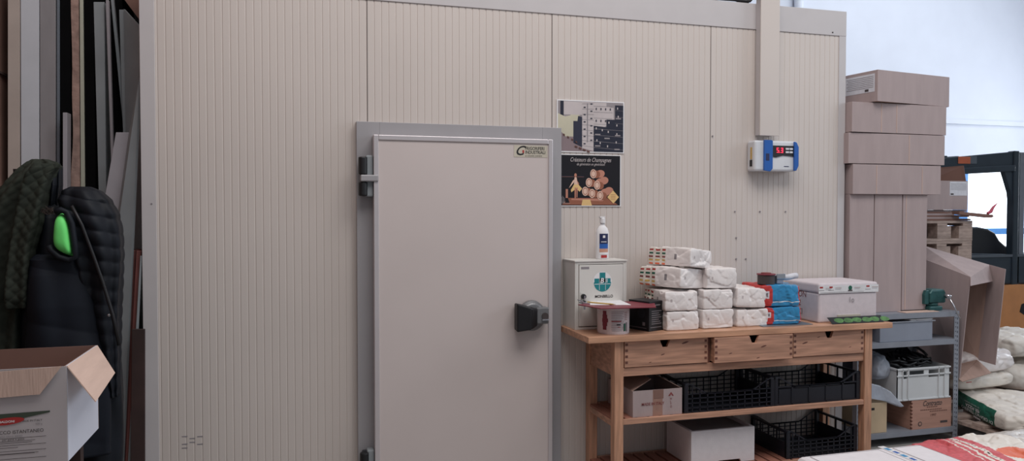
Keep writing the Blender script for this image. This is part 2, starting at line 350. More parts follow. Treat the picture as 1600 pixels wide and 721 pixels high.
def d1(P, R, E, T):
    R(.015, .985, .02, .98, 'po_grey'); P([(.015, .02), (.55, .02), (.5, .1), (.015, .45)], 'po_floor')
    R(.05, .1, .65, .98, 'po_navy'); R(.1, .38, .72, .97, 'po_white')
    P([(.015, .46), (.12, .31), (.12, .68), (.015, .74)], 'po_cream'); P([(.12, .3), (.24, .3), (.24, .72), (.12, .68)], 'po_cream'); R(.2, .33, .6, .72, 'po_cream')
    P([(.24, .18), (.37, .1), (.37, .68), (.31, .7), (.3, .6), (.24, .6)], 'po_dark')
    P([(.37, .08), (.54, .0+.03), (.54, .97), (.37, .97)], 'po_white'); P([(.54, .5), (.7, .5), (.84, .62), (.84, .88), (.73, .9), (.73, .97), (.54, .97)], 'po_white')
    for k in range(9): P([(.37, .13+.1*k), (.54, .1+.105*k), (.54, .108+.105*k), (.37, .138+.1*k)], 'ink_grey')
    for k in range(4): R(.54, .82, .55+.115*k, .557+.115*k, 'ink_grey')
    R(.44, .455, .2, .95, 'ink_grey')
    P([(.54, .02), (.985, .02), (.985, .93), (.86, .93), (.86, .65), (.73, .65), (.73, .5), (.54, .52)], 'po_navy')
    for k in range(7): P([(.54+.0*k, .1+.12*k if .1+.12*k < .5 else .5), (.985, .06+.125*k), (.985, .064+.125*k), (.54, .105+.12*k if .1+.12*k < .5 else .503)] if k < 4 else [(.86, .1+.125*k-.02), (.985, .1+.125*k-.03), (.985, .103+.125*k-.03), (.86, .103+.125*k-.02)], 'po_grey')
    for (u, v) in ((.89, .88), (.9, .72), (.88, .55), (.88, .38), (.87, .22), (.76, .6), (.66, .45), (.57, .48), (.75, .42), (.63, .2), (.74, .14), (.58, .25)): R(u, u+.015, v-.03, v+.01, 'po_white')
    for (u, v) in ((.87, .66), (.86, .33), (.85, .06), (.7, .27), (.56, .34), (.56, .12)): R(u, u+.08, v, v+.025, 'po_grey')
    for k in range(12): u = .39+.16*(k % 2)/1.6; R(u, u+.03, .16+.07*k, .18+.07*k, 'po_dark')
    for k in range(8): R(.57+.07*(k % 4), .585+.07*(k % 4), .6+.12*(k//4)*1.9, .64+.12*(k//4)*1.9, 'po_dark')
    for k in range(5): P([(.03+.06*k, .40-.045*k), (.055+.06*k, .385-.045*k), (.055+.06*k, .35-.045*k), (.03+.06*k, .37-.045*k)], 'ink_brown')
    for k in range(4): P([(.26+.06*k, .13-.03*k), (.3+.06*k, .115-.03*k), (.3+.06*k, .085-.03*k), (.26+.06*k, .1-.03*k)], 'ink_brown')
def d2(P, R, E, T):
    R(.01, .985, .015, .985, 'po_black'); R(.015, .4, .56, .585, 'po_navy'); R(.015, .4, .565, .57, 'po_amber')
    P([(.15, .16), (.8, .16), (.95, .03), (.05, .03)], 'po_amber'); P([(.2, .15), (.75, .15), (.7, .1), (.2, .12)], 'po_copper')
    P([(.38, .13), (.5, .13), (.53, .015), (.36, .015)], 'po_gold')
    # a bundle of corks in wire cages
    for (x, y) in ((.66, .63), (.66, .47), (.72, .5), (.74, .27), (.8, .3)): E(x, y, .075, .075, 'po_copper', rot=.2)
    for (x, y) in ((.55, .63), (.48, .46), (.61, .41), (.42, .29), (.53, .25), (.66, .21)):
        E(x+.05, y-.01, .06, .075, 'po_amber'); E(x, y, .05, .088, 'po_blush'); E(x, y, .038, .07, 'po_amber'); E(x, y, .03, .055, 'po_blush')
    # wooden artist's mannequin
    E(.265, .6, .02, .035, 'po_copper'); P([(.25, .56), (.28, .56), (.31, .4), (.24, .4)], 'po_blush'); P([(.25, .52), (.24, .46), (.17, .36), (.16, .35), (.22, .49)], 'po_blush')
    P([(.28, .52), (.32, .44), (.31, .36), (.3, .36), (.3, .44)], 'po_copper'); P([(.24, .42), (.31, .42), (.37, .34), (.33, .28), (.28, .34), (.2, .27), (.19, .31)], 'po_gold')
    P([(.25, .36), (.275, .36), (.27, .15), (.25, .15)], 'po_copper'); P([(.28, .36), (.3, .36), (.295, .17), (.28, .17)], 'po_copper')
    R(.11, .145, .16, .33, 'po_copper'); P([(.1, .07), (.17, .07), (.145, .16), (.12, .16)], 'po_black')
    for k in range(5): R(.03+.015*k, .033+.015*k, .08, .2-.02*abs(k-2), 'po_white')
    R(.025, .1, .075, .08, 'po_white'); R(.025, .18, .055, .059, 'po_white')
    P([(.775, .18), (.875, .055), (.965, .18), (.87, .31)], 'po_gold')
    for k in range(4): R(.83, .91, .13+.03*k, .138+.03*k, 'po_amber')
    T('Créateurs de Champagnes', .175, .86, .036, 'po_white', shear=.35, sx=.68); T('de génération en génération', .28, .79, .022, 'po_white', shear=.35, sx=.72)
a_, b_ = at(870, 158, -.006), at(976, 241, -.006)
poster('photo_print', (1.482, 1.915, 1.932, 2.242), 'printed photo of stacked wine cartons taped high on the ribbed wall', d1)
poster('champagne_poster', (1.494, 1.895, 1.610, 1.920), 'dark poster of champagne corks taped below the photo print', d2)

# ================================================================= TEMPERATURE CONTROLLER
T_ = thing('temperature_controller', 'white and blue temperature controller with red display on the cold room wall', 'controller', (2.92, 0, 1.93))
m = MB(); m.box(2.77, 3.085, -.088, -.0035, 1.835, 2.028, 'ctrl_white'); m.build('housing', T_, bevel=.012)
m = MB(); m.prism([(2.832, 1.838), (2.875, 1.832), (2.893, 1.85), (2.893, 2.025), (2.885, 2.03), (2.832, 2.03)], -.102, -.087, 'ctrl_blue'); m.box(2.842, 2.868, -.1035, -.1, 1.9, 1.945, 'navy'); m.build('side_cover', T_, bevel=.004, label='translucent blue cover')
m = MB(); m.prism([(3.052, 1.838), (3.07, 1.84), (3.085, 1.87), (3.085, 1.99), (3.07, 2.02), (3.052, 2.025)], -.102, -.087, 'ctrl_blue'); m.build('side_strip', T_, bevel=.004, label='blue edge strip')
m = MB(); m.prism([(2.893, 1.926), (2.925, 1.922), (2.975, 1.935), (3.052, 1.93), (3.052, 1.997), (2.893, 1.997)], -.093, -.087, 'black'); m.build('display', T_)['_o'] = T_['_o']
# seven segment digits
m = MB()
def seg7(x, z, w, h, on):
    t = .0042
    P = {'a': (x, x+w, z+h-t, z+h), 'd': (x, x+w, z, z+t), 'g': (x, x+w, z+h/2-t/2, z+h/2+t/2), 'f': (x, x+t, z+h/2, z+h), 'e': (x, x+t, z, z+h/2), 'b': (x+w-t, x+w, z+h/2, z+h), 'c': (x+w-t, x+w, z, z+h/2)}
    for k in on: a = P[k]; m.box(a[0], a[1], -.0945, -.0928, a[2], a[3], 'led')
seg7(2.927, 1.952, .016, .031, 'afgcd'); seg7(2.957, 1.952, .016, .031, 'abgcd'); m.box(2.9475, 2.951, -.0945, -.0928, 1.952, 1.9555, 'led')
m.build('digits', T_, label='red glowing digits')
m = MB()
for i in range(2):
    for j in range(2): m.box(2.992+.028*i, 3.016+.028*i, -.0965, -.093, 1.95+.021*j, 1.962+.021*j, 'label_paper')
m.build('buttons', T_, bevel=.001)
m = MB(); m.box(2.985, 3.02, -.09, -.088, 1.864, 1.868, 'navy'); m.build('brand_mark', T_); m = MB(); m.box(2.767, 2.7705, -.06, -.045, 1.91, 1.985, 'yellow_pencil'); m.build('rating_label', T_); m = MB(); m.box(2.766, 2.7705, -.062, -.04, 1.865, 1.905, 'black'); m.build('warning_label', T_)

# ================================================================= WORKTABLE
T_ = thing('worktable', 'birch worktable with three drawers standing against the ribbed cold room wall', 'table', (2.5, -.24, 0))
TZ = .9
m = MB()
for k in range(5): m.box(1.505, 3.50, -.458+.0904*k, -.458+.0904*(k+1)-.0002, TZ-.034, TZ, 'wood_top')
m.build('tabletop', T_, bevel=.002)
for x in (1.668, 3.318):
    for y in (-.435, -.063):
        m = MB(); m.box(x, x+.054, y, y+.054, 0, TZ-.0345, 'wood_v'); m.build('leg', T_, bevel=.003)
m = MB()
m.box(1.723, 3.317, -.425, -.405, .668, .715, 'wood'); m.box(1.723, 3.317, -.035, -.02, .668, .865, 'wood')
for x in (1.675, 3.325): m.box(x, x+.022, -.381, -.064, .668, .865, 'wood')
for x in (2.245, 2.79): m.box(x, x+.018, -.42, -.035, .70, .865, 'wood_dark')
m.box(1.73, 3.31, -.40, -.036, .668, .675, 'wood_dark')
m.build('apron', T_, bevel=.002)
dr = [(1.729, 2.243, -.432), (2.268, 2.785, -.462), (2.81, 3.31, -.434)]
for i, (x0, x1, y) in enumerate(dr):
    zt, zb = .863, .719; nx = (x0+x1)/2
    if i == 0: nx = x0+.245
    m = MB()
    m.prism([(x0, zb), (x1, zb), (x1, zt), (nx+.032, zt), (nx+.014, zt-.042), (nx-.014, zt-.042), (nx-.032, zt), (x0, zt)], y, y+.02, 'wood')
    for ku, kz, kr in (((.72, .84, .010), (.45, .78, .006), (.3, .74, .004)) if i == 0 else ((.62, .80, .009), (.2, .77, .005), (.55, .735, .005)) if i == 1 else ((.16, .80, .009), (.35, .83, .005), (.8, .76, .004))):
        for e_, mt_ in ((1.0, 'wood_dark'), (.5, 'ink_brown')): m.disc(x0+(x1-x0)*ku, kz, kr*2.2*e_, kr*.5*e_, y-.0004-(.0002 if e_ < 1 else 0), mt_, n=12, rot=.25)
    d = m.build('drawer', T_, bevel=.0015); d['_o'] = T_['_o']
    for s, xx in ((0, x0+.003), (1, x1-.021)):
        m = MB()
        for k in range(4): m.box(xx, xx+.016, y-.0006, y+.004, zb+.02+.033*k, zb+.034+.033*k, 'wood_dark')
        m.build('dovetail_joint', d)
    m = MB(); m.box(x0+.002, x0+.016, y+.02, y+.33, zb+.005, zt-.006, 'wood'); m.box(x1-.016, x1-.002, y+.02, y+.33, zb+.005, zt-.006, 'wood')
    m.box(x0+.016, x1-.016, y+.32, y+.33, zb+.005, zt-.006, 'wood'); m.box(x0+.016, x1-.016, y+.02, y+.32, zb+.005, zb+.012, 'wood')
    m.build('drawer_box', d)
for zs in (.43, .10):
    m = MB(); m.box(1.723, 3.317, -.432, -.41, zs-.028, zs, 'wood'); m.box(1.735, 3.317, -.04, -.02, zs-.028, zs, 'wood')
    m.box(1.672, 1.70, -.38, -.064, zs-.045, zs-.012, 'wood'); m.box(3.34, 3.368, -.38, -.064, zs-.045, zs-.012, 'wood')
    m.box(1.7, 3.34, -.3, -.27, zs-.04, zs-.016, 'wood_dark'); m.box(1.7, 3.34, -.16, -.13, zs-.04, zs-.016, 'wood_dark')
    x = 1.675
    while x < 3.33: 
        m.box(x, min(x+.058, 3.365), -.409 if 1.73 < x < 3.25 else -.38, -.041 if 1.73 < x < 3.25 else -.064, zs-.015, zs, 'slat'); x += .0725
    m.build('shelf', T_, bevel=.001, label='slatted lower shelf' if zs < .2 else 'slatted middle shelf')

# ---------------------------------------------------------------- first aid cabinet
T_ = thing('first_aid_cabinet', 'white metal first aid cabinet with teal cross standing on the left end of the worktable', 'cabinet', (1.69, -.1, TZ))
m = MB(); x0, x1, y0, y1, z1 = 1.525, 1.845, -.2, -.004, 1.29
m.box(x0, x1, y0, y0+.012, TZ, z1, 'cabinet'); m.v = []; m.f = []; m.mi = []
for a in ((x0, x0+.008, y0, y1, TZ, z1), (x1-.008, x1, y0, y1, TZ, z1), (x0+.008, x1-.008, y0, y1, TZ, TZ+.015), (x0+.008, x1-.008, y0, y1, z1-.015, z1), (x0+.008, x1-.008, y1-.008, y1, TZ+.015, z1-.015)): m.box(*a, 'cabinet')
m.box(x0-.004, x1+.004, y0-.006, y1, z1, z1+.008, 'cabinet')
for a in ((x0+.008, x0+.022, TZ+.015, z1-.015), (x1-.022, x1-.008, TZ+.015, z1-.015)): m.box(a[0], a[1], y0, y0+.01, a[2], a[3], 'cabinet')
m.build('body', T_, bevel=.0015)
m = MB(); m.box(x0+.024, x1-.024, y0-.004, y0+.012, TZ+.02, z1-.018, 'cabinet'); dd = m.build('door', T_, bevel=.002); dd['_o'] = T_['_o']
m = MB(); cx, cz = 1.692, 1.175; Y = y0-.0046
m.disc(cx, cz, .058, .058, Y, 'paper', n=32)
P = []
for i in range(33):
    a = math.pi+math.pi*i/32; P.append((cx+.054*math.cos(a), cz-.004+.054*math.sin(a)))
m.flat(P, Y-.0003, 'teal')
m.rect(cx-.018, cx+.018, cz-.004, cz+.052, Y-.0004, 'teal'); m.rect(cx-.05, cx+.05, cz-.004, cz+.018, Y-.0004, 'teal')
for a in ((-.020, -.018, -.05, .052), (.018, .020, -.05, .052), (-.05, .05, -.016, -.013)): m.rect(cx+a[0], cx+a[1], cz+a[2], cz+a[3], Y-.0006, 'paper')
m.text('B', (cx-.015, Y-.001, cz-.008), .04, 'paper', bold=.001, shear=.2); m.text('1', (cx+.02, Y-.001, cz-.006), .03, 'paper', bold=.001)
m.text('MONBELLO', (cx-.047, Y-.0005, 1.082), .0215, 'ink_dark', bold=.0006)
m.rect(x0+.035, x0+.085, 1.248, 1.262, Y, 'ink_grey')
m.build('emblem', dd, label='teal cross emblem and black lettering')
m = MB(); m.box(x0+.032, x0+.062, y0-.006, y0-.003, 1.075, 1.115, 'cabinet'); m.cyl((x0+.047, y0-.004, 1.093), (x0+.047, y0-.022, 1.093), .014, 'black'); m.build('lock', dd)
m = MB(); m.box(x0+.044, x0+.05, y0-.034, y0-.02, 1.07, 1.1, 'chrome'); m.cyl((x0+.047, y0-.026, 1.06), (x0+.047, y0-.028, 1.06), .012, 'black'); m.box(x0+.043, x0+.052, y0-.03, y0-.026, 1.02, 1.055, 'chrome'); m.build('key', dd)
# lotion bottle
T_ = thing('lotion_bottle', 'white lotion bottle with navy label standing on the first aid cabinet', 'bottle', (1.745, -.1, 1.2985))
bx, by, bz = 1.735, -.1, 1.2985
m = MB(); m.lathe([(.001, 0), (.036, 0), (.04, .006), (.041, .1), (.04, .155), (.033, .178), (.018, .196), (.0135, .2), (.0135, .212)], (bx, by, bz), 'paper', n=28, sy=.62); m.build('body', T_, smooth=True)
m = MB(); m.lathe([(.001, 0), (.0165, 0), (.016, .026), (.012, .032), (0.001, .033)], (bx, by, bz+.2125), 'paper', n=20); m.box(bx-.02, bx+.012, by-.012, by+.008, bz+.243, bz+.251, 'paper'); m.build('cap', T_, bevel=.001)
m = MB(); L = []
def strip(z0, z1, mt, r=.0425, a0=-2.25, a1=-.9):
    n = 10; vs = []
    for i in range(n+1):
        a = a0+(a1-a0)*i/n
        for z in (z0, z1): vs.append((bx+r*math.cos(a), by+.62*r*math.sin(a), bz+z))
    m.add(vs, [(2*i, 2*i+2, 2*i+3, 2*i+1) for i in range(n)], mt)
strip(.03, .15, 'paper'); strip(.09, .15, 'navy', .0428); strip(.062, .09, 'ctrl_blue', .0428); strip(.04, .062, 'skin_tone', .0428); strip(.008, .024, 'logo_red', .0428, -2.0, -1.1); strip(.125, .14, 'paper', .0432, -1.75, -1.4)
strip(.1, .104, 'paper', .0432, -2.0, -1.2)
m.build('label_print', T_)

# ---------------------------------------------------------------- tin, clipboard, paper, pencil
p = atz(957, 519, TZ); cx, cy, r = p.x, -.325, .0925
T_ = thing('paint_tin', 'white plastic tub with printed label holding up the burgundy clipboard', 'tub', (cx, cy, TZ))
hT = 1.054-TZ
m = MB(); m.lathe([(.001, 0), (r*.95, 0), (r*.965, .008), (r*.985, hT-.014), (r, hT-.012), (r, hT), (r*.9, hT), (.001, hT-.002)], (cx, cy, TZ), 'can_white', n=40); m.build('body', T_, smooth=False)
m = MB()
def cs(a0, a1, z0, z1, mt, rr=.0):
    n = 8; R = r*.985+.001+rr; vs = []
    for i in range(n+1):
        a = math.radians(a0+(a1-a0)*i/n)
        for z in (z0, z1): vs.append((cx+R*math.cos(a), cy+R*math.sin(a), TZ+z))
    m.add(vs, [(2*i, 2*i+2, 2*i+3, 2*i+1) for i in range(n)], mt)
for k in range(5): cs(208-1.5*(2-abs(k-2)), 222+3*(2-abs(k-2)), .025+.021*k, .046+.021*k, 'burgundy')
for k in range(12):
    cs(240, 278+4*(k % 3), .02+.0095*k, .0222+.0095*k, 'ink_grey')
cs(240, 275, .071, .0755, 'logo_red', .0005); cs(258, 272, .052, .058, 'ink_dark', .0005); cs(285, 293, .018, .06, 'green_print'); cs(296, 303, .015, .065, 'ink_grey')
for k in range(5): cs(288, 302, .08+.01*k, .0825+.01*k, 'ink_red')
cs(262, 265, .038, .044, 'ink_red', .0005); cs(267, 270, .038, .044, 'logo_red', .0005)
m.build('printed_label', T_)
T_ = thing('clipboard', 'burgundy clipboard lying across the top of the white tub', 'clipboard', (cx, cy, 1.055))
q = [atz(903, 476, 1.06), atz(938, 482, 1.06), atz(1025, 480, 1.06), atz(1022, 472, 1.06), atz(985, 467, 1.06), atz(920, 469, 1.06)]
m = MB(); ptsL = [(v.x, min(v.y, -.24)) for v in q]; n = len(q)
vs = [(a, b, 1.0545) for a, b in ptsL]+[(a, b, 1.060) for a, b in ptsL]
m.add(vs, [tuple(reversed(range(n))), tuple(range(n, 2*n))]+[(i, (i+1) % n, (i+1) % n+n, i+n) for i in range(n)], 'burgundy'); m.build('board', T_, bevel=.0015)
c0 = atz(911, 474, 1.062); m = MB(); m.box(c0.x-.012, c0.x+.03, c0.y-.03, c0.y+.03, 1.0601, 1.066, 'chrome', None); m.tube([(c0.x-.005, c0.y-.03, 1.068), (c0.x-.02, c0.y-.03, 1.078), (c0.x-.02, c0.y+.03, 1.078), (c0.x-.005, c0.y+.03, 1.068)], .003, 'chrome'); m.build('clip', T_)
q = [atz(922, 477, 1.061), atz(986, 477, 1.061), atz(970, 470, 1.061), atz(922, 470, 1.061)]
m = MB(); m.add([(v.x, v.y, 1.0602) for v in q]+[(v.x, v.y, 1.0625) for v in q], [(3, 2, 1, 0), (4, 5, 6, 7), (0, 1, 5, 4), (1, 2, 6, 5), (2, 3, 7, 6), (3, 0, 4, 7)], 'paper'); 
m.build('paper_sheet', label='white paper sheets lying on the burgundy clipboard', cat='paper')
a, b = atz(918, 472.5, 1.066), atz(958, 476, 1.066); m = MB(); m.cyl((a.x, a.y, 1.0665), (b.x, b.y, 1.0665), .0038, 'yellow_pencil', n=8); m.cyl((b.x, b.y, 1.0665), (b.x+.015, b.y-.003, 1.0655), .0038, 'pale_wood', .0005, n=8)
m.build('pencil', label='yellow pencil lying on the white paper sheets', cat='pencil')

# ---------------------------------------------------------------- black carton
m = MB(); T_ = thing('black_carton', 'black printed carton between the white tub and the flour bags', 'carton', (1.9, -.25, TZ))
A = atz(1014, 519, TZ); RZ = Matrix.Translation((A.x, A.y, TZ)) @ Matrix.Rotation(math.radians(20), 4, 'Z')
W_, H_, D_ = .115, .17, .16
m.box(0, W_, 0, D_, 0, H_-.003, 'black', RZ); m.build('body', T_, bevel=.0015)
m = MB(); m.box(-.001, W_+.001, -.001, D_, H_-.003, H_, 'black_plastic', RZ); m.build('lid', T_)
m = MB(); 
def tt(s, u, v, size, mt='ink_grey', side=0, **k):
    if side == 0: m.text(s, RZ @ Vector((u, -.0008, v)), size, mt, xd=RZ.to_3x3() @ Vector((1, 0, 0)), **k)
    else: m.text(s, RZ @ Vector((-.0008, u, v)), size, mt, xd=RZ.to_3x3() @ Vector((0, -1, 0)), **k)
for k in range(7): m.rect(.02, .1-.01*(k % 3), .04+.012*k, .0435+.012*k, -.0008, 'ink_grey', RZ)
m.rect(.03, .09, .145, .15, -.0008, 'ink_grey', RZ); m.rect(.01, .1, .02, .023, -.0008, 'ink_grey', RZ)
SD = RZ @ Matrix.Rotation(math.radians(-90), 4, 'Z')
m.rect(-.05, -.03, .03, .05, -.0008, 'ink_grey', SD); m.rect(-.15, -.02, .015, .018, -.0008, 'ink_grey', SD); m.disc(-.06, .1, .03, .03, -.0008, 'black_plastic', SD)
m.rect(-.09, -.05, .14, .148, -.0008, 'ink_grey', SD)
m.build('print', T_, label='grey printing')

# ================================================================= BAGS
def bag_mesh(w, d, h, seed, n=(22, 26, 14), rnd=.35, crump=.007, puff=.0, paint=None, base='sack_white', sag=.0, pin=.0):
    """closed soft brick centred in x,y with base at z=0; front is -y"""
    m = MB(); idx = {}; nx, ny, nz = n; pts = []
    def vert(i, j, k):
        if (i, j, k) in idx: return idx[(i, j, k)]
        u, v, t = 2*i/nx-1, 2*j/ny-1, 2*k/nz-1
        U, V, T = u, v, t
        # rounding
        def rd(a, b, c): return a*(1-rnd*(.5*abs(b)**4*.32+.5*abs(c)**4*.32))
        x, y, z = rd(u, v, t), rd(v, u, t), rd(t, u, v)
        x *= 1+puff*(1-v*v)*(1-t*t*.5)*.2; y *= 1+puff*(1-u*u)*.06
        z = z*(1+puff*((1-u*u)*(1-v*v))) if t > 0 else z
        x *= 1-pin*max(0, abs(v)-.6)*.3
        if t > 0: z -= pin*(max(0, abs(v)-.55)*1.1)*t
        p = Vector((x*w/2, y*d/2, z*h/2+h/2))
        q = p*14+Vector((seed*7.3, seed*3.1, seed))
        nn = Vector((x, y*.9, z*1.1)).normalized()
        dsp = 0
        for fr_, am in ((.55, 1.0), (1.3, .45)):
            dd_, pp_ = noise.voronoi(q*fr_)
            c0_ = pp_[0]; h_ = Vector((math.sin(c0_.x*12.9+c0_.y*7.1), math.sin(c0_.y*9.7+c0_.z*5.3), math.sin(c0_.z*11.3+c0_.x*3.9)))
            dsp += am*(h_.dot(q*fr_-c0_)*1.5-.5*math.exp(-(dd_[1]-dd_[0])*14))
        dsp *= crump
        if t < -.8: dsp *= .3
        p += nn*dsp
        p.z -= sag*(u*u)*h*(1 if t > 0 else 0)
        if p.z < 0: p.z = 0
        idx[(i, j, k)] = len(m.v); m.v.append(tuple(p)); pts.append((u, v, t)); return idx[(i, j, k)]
    def face(q, nrm):
        ids = [vert(*a) for a in q]; m.f.append(ids)
        c = [sum(pts[a][b] for a in ids)/4 for b in range(3)]
        mt = paint(c, nrm) if paint else None
        m.mi.append(m.k(mt or base))
    for i in range(nx):
        for j in range(ny):
            face([(i, j, 0), (i, j+1, 0), (i+1, j+1, 0), (i+1, j, 0)], 'bottom'); face([(i, j, nz), (i+1, j, nz), (i+1, j+1, nz), (i, j+1, nz)], 'top')
    for i in range(nx):
        for k in range(nz):
            face([(i, 0, k), (i+1, 0, k), (i+1, 0, k+1), (i, 0, k+1)], 'front'); face([(i, ny, k), (i, ny, k+1), (i+1, ny, k+1), (i+1, ny, k)], 'back')
    for j in range(ny):
        for k in range(nz):
            face([(0, j, k), (0, j, k+1), (0, j+1, k+1), (0, j+1, k)], 'left'); face([(nx, j, k), (nx, j+1, k), (nx, j+1, k+1), (nx, j, k+1)], 'right')
    return m
def bag(name, x0, x1, yf, d, z0, h, seed, label, group, rz=0, tilt=0, **kw):
    """x0..x1: front face extent, yf: y of the front"""
    wd = x1-x0; m = bag_mesh(wd, d, h, seed, **kw)
    T = Matrix.Translation(((x0+x1)/2, yf+d/2, z0)) @ Matrix.Rotation(math.radians(rz), 4, 'Z') @ Matrix.Rotation(math.radians(tilt), 4, 'Y')
    m.v = [tuple(T @ Vector(v)) for v in m.v]
    mz = min(v[2] for v in m.v); m.v = [(a, b, c-mz+z0) for a, b, c in m.v]
    o = m.build(name, smooth=True, subd=1)
    o['label'] = label; o['category'] = 'bag' if 'bag' in name else 'sack'
    if group: o['group'] = group
    return o
def whitepaint(c, nrm):
    u, v, t = c
    if nrm == 'left' and v > .18:
        a = int((t+1)*5); b = int((v+1)*9)
        if a % 2 == 0 and t < .9 and b % 3 != 0: return ['orange_print', 'yellow_pencil', 'ink_red', 'green_print', 'logo_red'][(a//2) % 5]
        return 'sack_cream'
    if nrm == 'front' and -.72 < u < -.6 and -.1 < t < .25: return 'mark'
    if nrm == 'left' and -.5 < v < -.2 and -.3 < t < .3 and int((v+1)*26) % 2 == 0: return 'ink_grey'
GB = 'white flour bags stacked on the worktable'
hs = [0, .112, .232, .357]
# (front px left, right, y front)
def bx_(pl, pr, Y): return at(pl, 500, Y).x, at(pr, 500, Y).x
YF = -.385
specs = [
 ('A0', 1041, 1094, YF, .27, TZ, .112, 'white flour bag at the bottom of the tall left stack, touching the table'),
 ('A1', 1041, 1094, YF, .30, TZ+.112, .115, 'white flour bag second from the bottom of the tall left stack'),
 ('A2', 1030, 1101, YF-.005, .30, TZ+.226, .118, 'white flour bag third from the bottom of the tall left stack'),
 ('A3', 1034, 1109, YF+.0, .27, TZ+.342, .110, 'white flour bag on the very top of the tall left stack, tipped'),
 ('B0', 1097, 1148, YF+.01, .28, TZ, .112, 'white flour bag at the bottom of the middle stack of three'),
 ('B1', 1098, 1147, YF+.01, .28, TZ+.112, .116, 'white flour bag in the middle of the middle stack of three'),
 ('B2', 1103, 1152, YF+.03, .28, TZ+.229, .12, 'white flour bag on top of the middle stack of three'),
 ('C0', 1151, 1202, YF+.02, .28, TZ, .106, 'white flour bag at the bottom of the short stack beside the blue bags'),
 ('C1', 1150, 1198, YF+.02, .28, TZ+.107, .118, 'white flour bag on top of the short stack beside the blue bags'),
]
for i, (k, pl, pr_, Y, d, z, h, lb) in enumerate(specs):
    x0, x1 = bx_(pl, pr_, Y)
    rz = {'A1': -3}.get(k, 0)
    if k in ('A2', 'A3'):
        rz = 24; cpx = {'A2': 1062, 'A3': 1077}[k]; wd = {'A2': .235, 'A3': .215}[k]; dp = .31
        fc = at(cpx, 450, YF-.01); ca, sa = math.cos(math.radians(rz)), math.sin(math.radians(rz))
        ccx, ccy = fc.x+ca*wd/2-sa*dp/2, fc.y+sa*wd/2+ca*dp/2
        x0, x1, Y, d = ccx-wd/2, ccx+wd/2, ccy-dp/2, dp
        if k == 'A3': x0 -= .0
    bag('flour_bag', x0+.004, x1-.004, Y, d, z, h-.002, i+1, lb, GB, rz=rz, tilt={'A3': 6, 'A2': 4, 'C1': 3}.get(k, 0), paint=whitepaint, crump=.0048, puff=.06, rnd=.16, n=(34, 36, 20))
def bluepaint(c, nrm):
    u, v, t = c
    if nrm == 'front':
        if -.86 < u < -.62 and -.2 < t < .45: return 'label_paper' if not (-.8 < u < -.68 and -.08 < t < .33) else 'ink_grey'
        if u < -.42-.12*t*t: return 'red'
        if -.62 < t < -.52: return 'paper'
        if u > .93: return 'red'
        return 'blue'
    if nrm == 'left': return 'red'
    if nrm == 'top': return 'red' if u < -.55+.2*v else 'blue'
    return 'blue'
for i, (pl, pr_, z, h, lb) in enumerate(((1195, 1254, TZ+.0042, .106, 'blue and red flour bag at the bottom, under another blue bag'), (1192, 1253, TZ+.112, .128, 'blue and red flour bag on top, with the tape dispenser on it'))):
    x0, x1 = bx_(pl, pr_, -.37)
    bag('flour_bag', x0+.012, x1-.006, -.375, .27, z, h, 20+i, lb, 'blue flour bags', rz=-7, paint=bluepaint, crump=.006, puff=.05, rnd=.16, n=(36, 26, 26))
p = [atz(1222, 512, TZ), atz(1266, 508, TZ)]
m = MB(); m.box(p[0].x-.1, p[1].x+.02, -.40, -.15, TZ+.0002, TZ+.004, 'board_steel'); m.build('plastic_sheet', bevel=.001, label='thin grey sheet lying under the blue flour bags', cat='sheet')
# tape dispenser
zt = TZ+.112+.131
c = at(1197, 440, -.30)
T_ = thing('tape_dispenser', 'hand tape dispenser with tape roll and grey handle lying on the blue flour bag', 'tape dispenser', (c.x, c.y, zt))
m = MB(); m.lathe([(.028, 0), (.05, 0), (.05, .055), (.028, .055), (.028, 0)], (c.x, c.y, zt+.0), 'ink_dark', n=28); m.build('tape_roll', T_)
m = MB(); m.cyl((c.x, c.y, zt+.055), (c.x, c.y, zt+.062), .055, 'burgundy', n=28); m.cyl((c.x, c.y, zt+.06), (c.x, c.y, zt+.068), .03, 'ink_red'); m.build('reel_plate', T_, bevel=.002)
m = MB(); m.box(c.x+.055, c.x+.1, c.y-.03, c.y+.02, zt+.002, zt+.05, 'metal_box'); m.box(c.x+.05, c.x+.11, c.y-.036, c.y-.03, zt+.03, zt+.062, 'chrome'); m.build('cutter_frame', T_, bevel=.004)
e = at(1243, 434, -.30)
m = MB(); m.tube([(c.x+.1, c.y-.01, zt+.035), (c.x+.15, c.y-.01, zt+.038), (e.x-.02, c.y-.01, zt+.045), (e.x, c.y-.01, zt+.046)], [.016, .018, .018, .018], 'label_paper', n=14); m.build('handle', T_, smooth=True)

